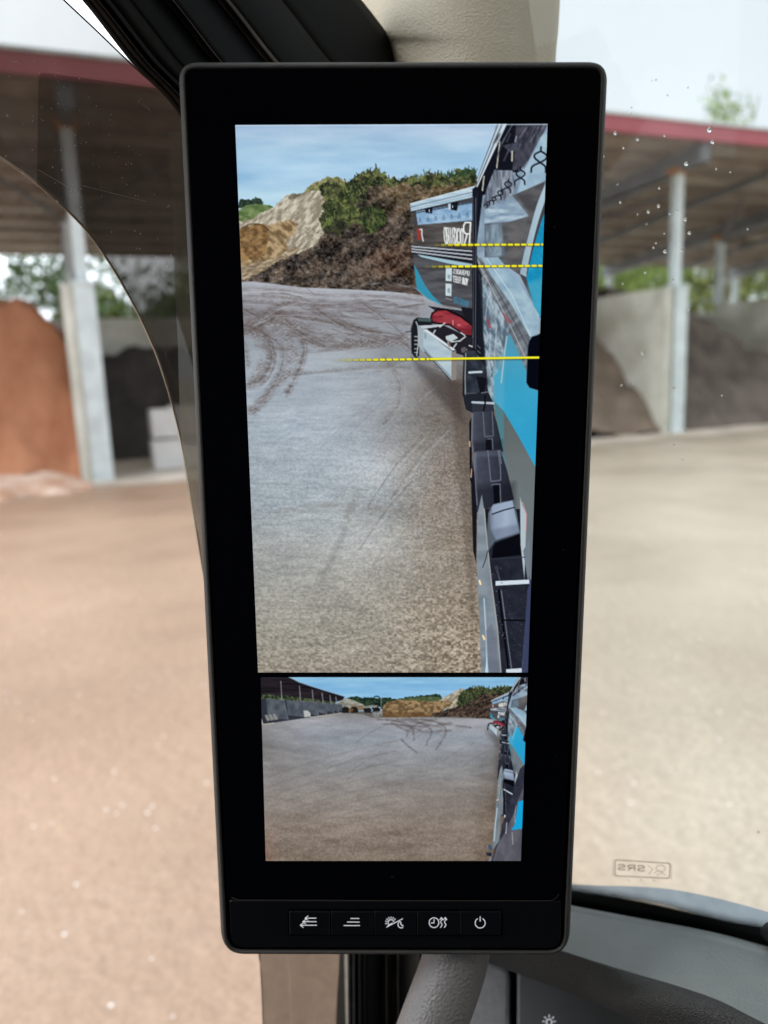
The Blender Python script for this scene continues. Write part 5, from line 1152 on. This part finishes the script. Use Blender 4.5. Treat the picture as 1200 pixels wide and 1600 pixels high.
# shed on the left
D.poly(zz([(30, 40), (160, 44), (200, 66), (300, 98), (388, 124), (380, 138), (340, 150), (30, 150)]), tex((20, 18, 24), (44, 38, 44), 30, 1.6, 61)); D.line(zz([(160, 45), (240, 78), (388, 124)]), 1.3, (140, 168, 190), .8)
D.poly(zz([(30, 112), (150, 120), (350, 146), (350, 160), (30, 145)]), tex((28, 38, 28), (90, 100, 72), 3, 2, 62, con=3))
D.poly(zz([(30, 130), (60, 134), (150, 140), (250, 146), (380, 156), (380, 190), (250, 208), (60, 236), (30, 244)]), (46, 50, 58))
for x0, x1, yt, y0, y1 in ((68, 140, 136, 226, 218), (150, 222, 142, 214, 208), (216, 272, 146, 206, 202), (266, 308, 150, 200, 197), (304, 338, 152, 196, 193), (334, 360, 154, 193, 190), (358, 378, 156, 191, 189)):
    D.poly(zz([(x0, yt), (x1, yt + 3), (x1 + 16 * (y0 - 180) / 40, y1), (x0 + 8, y0 - 14)]), tex((66, 74, 84), (92, 98, 106), 8, 8, int(x0)), 1, 1)
    D.line(zz([(x0 + 2, yt - 2), (x1, yt + 1)]), 1, (120, 128, 130), .7); D.line(zz([(x1, yt), (x1 + 16 * (y0 - 180) / 40, y1)]), 1.0, (130, 138, 146), .7)
for x, yt, yb in ((128, 62, 138), (204, 82, 142), (256, 98, 146), (296, 110, 150), (328, 120, 152), (352, 126, 154)): D.line(zz([(x, yt), (x + 4, yb)]), 1.5, (134, 134, 140), .9)
for x, y in ((62, 212), (78, 210), (94, 208)): D.poly(zz([(x, y - 12), (x + 10, y - 14), (x + 24, y + 8), (x + 10, y + 12)]), (142, 142, 140), .9); 
D.poly(zz([(44, 212), (50, 214), (56, 234), (48, 238)]), (190, 192, 190)); D.poly(zz([(220, 182), (236, 180), (248, 190), (250, 206), (224, 208)]), (176, 180, 178)); D.line(zz([(50, 238), (100, 232)]), 1.4, (196, 188, 176), .9); D.line(zz([(250, 208), (340, 196), (380, 190)]), 1.4, (180, 172, 160), .8)
# loaders in the distance
for cx in (392, 428, 482, 518):
    D.poly(zz([(cx - 16, 172), (cx - 6, 166), (cx + 8, 166), (cx + 15, 176), (cx + 14, 190), (cx - 14, 191)]), (30, 28, 30), 1, 1.2, edge=.8, es=2)
D.poly(zz([(404, 174), (424, 172), (422, 184), (404, 184)]), (118, 84, 40), .8); D.poly(zz([(500, 186), (540, 184), (542, 206), (500, 208)]), tex((92, 96, 98), (150, 152, 150), 3, 2, 70)); D.line([tuple(q) for q in zz(arc(518, 138, 15, 0, 360, 20))], 2.0, (22, 34, 38), .8, 1)
D.line([tuple(q) for q in zz(arc(520, 172, 18, 180, 360, 16))], 3, (24, 24, 28), .95, 1); D.line(zz([(536, 130), (537, 190)]), .9, (180, 184, 188), .8); D.poly(zz([(462, 166), (500, 158), (520, 160), (520, 168), (470, 172)]), (170, 170, 166), .7)
# the same truck again, seen wider
src = [(642, 312), (742, 291), (644, 560), (725, 590), (748, 1000), (764, 800), (740, 705), (775, 908), (850, 290), (833, 727), (803, 781), (792, 1044)]
dst = [(765.8, 1086), (804, 1076), (758.5, 1142), (782, 1157), (775, 1258), (786.5, 1206), (783.5, 1181), (787, 1230), (835, 1076), (820, 1184), (803.5, 1199), (786.5, 1262)]
A_ = []
for (x, y), (u, v) in zip(src, dst): A_ += [[x, y, 1, 0, 0, 0, -u * x, -u * y, -u], [0, 0, 0, x, y, 1, -v * x, -v * y, -v]]
A_ = np.array(A_); sc_ = np.diag([1 / 800, 1 / 800, 1, 1 / 800, 1 / 800, 1, 1 / 6.4e5, 1 / 6.4e5, 1 / 800]); u_, s_, vt = np.linalg.svd(A_ @ sc_)
D.T_ = (sc_ @ vt[-1]).reshape(3, 3); D.T_ /= D.T_[2, 2]; D.ws = 0.36
truck(D, False)
D.T_ = None; D.ws = 1.0
yy = lambda pts: [(740 + x / 5.333, 1050 + y / 5.333) for x, y in pts]
D.poly(yy([(440, 700), (430, 760), (385, 800), (340, 930), (335, 960), (290, 1140), (235, 1260), (225, 1340), (190, 1420), (140, 1600), (460, 1600), (460, 600)]), tex((42, 44, 58), (56, 58, 72), 10, 10, 80)); D.poly(yy([(420, 940), (440, 930), (440, 1600), (150, 1600), (195, 1440), (260, 1330), (330, 1180), (370, 1060)]), tex((76, 78, 88), (98, 98, 106), 12, 20, 81), 1, 1.2)
D.poly(yy([(370, 1075), (415, 1060), (415, 1140), (402, 1300), (310, 1312), (340, 1270), (352, 1200)]), (20, 160, 214)); D.line(yy([(352, 1110), (340, 1200), (345, 1250)]), .9, (170, 190, 200), .8); D.line(yy([(275, 1250), (268, 1340)]), 1.1, (206, 210, 214), .9); D.line(yy([(320, 1330), (325, 1430)]), 1.1, (190, 196, 200), .7)
D.poly(yy([(240, 790), (246, 860), (225, 1060), (220, 1250), (215, 1400), (150, 1480), (140, 1600), (110, 1600), (150, 1500), (165, 1340), (195, 1060), (215, 880)]), tex((104, 116, 124), (134, 144, 152), 8, 20, 82)); D.line(yy([(195, 1130), (180, 1260), (170, 1400)]), 2.2, (170, 192, 206), .9); D.line(yy([(225, 880), (205, 1060)]), .9, (190, 196, 200), .8)
D.poly(yy([(118, 1430), (150, 1440), (150, 1480), (125, 1475)]), (60, 84, 120)); D.poly(yy([(104, 1500), (150, 1500), (146, 1530), (108, 1522)]), (30, 38, 56)); D.line(yy([(192, 1062), (204, 1060)]), 1.4, (240, 210, 170))
D.build('wide_view', 0.0006)
# ambient light sensor speck in the lower bezel
V, Fc = ribbon([arc(613, 1371.5, 2.2, 200, 340, 6)], .8, lambda x, y: (*mon(x, y), 0.00015)); mesh('sensor_mark', V, Fc, M['seam'], cm, local=True)
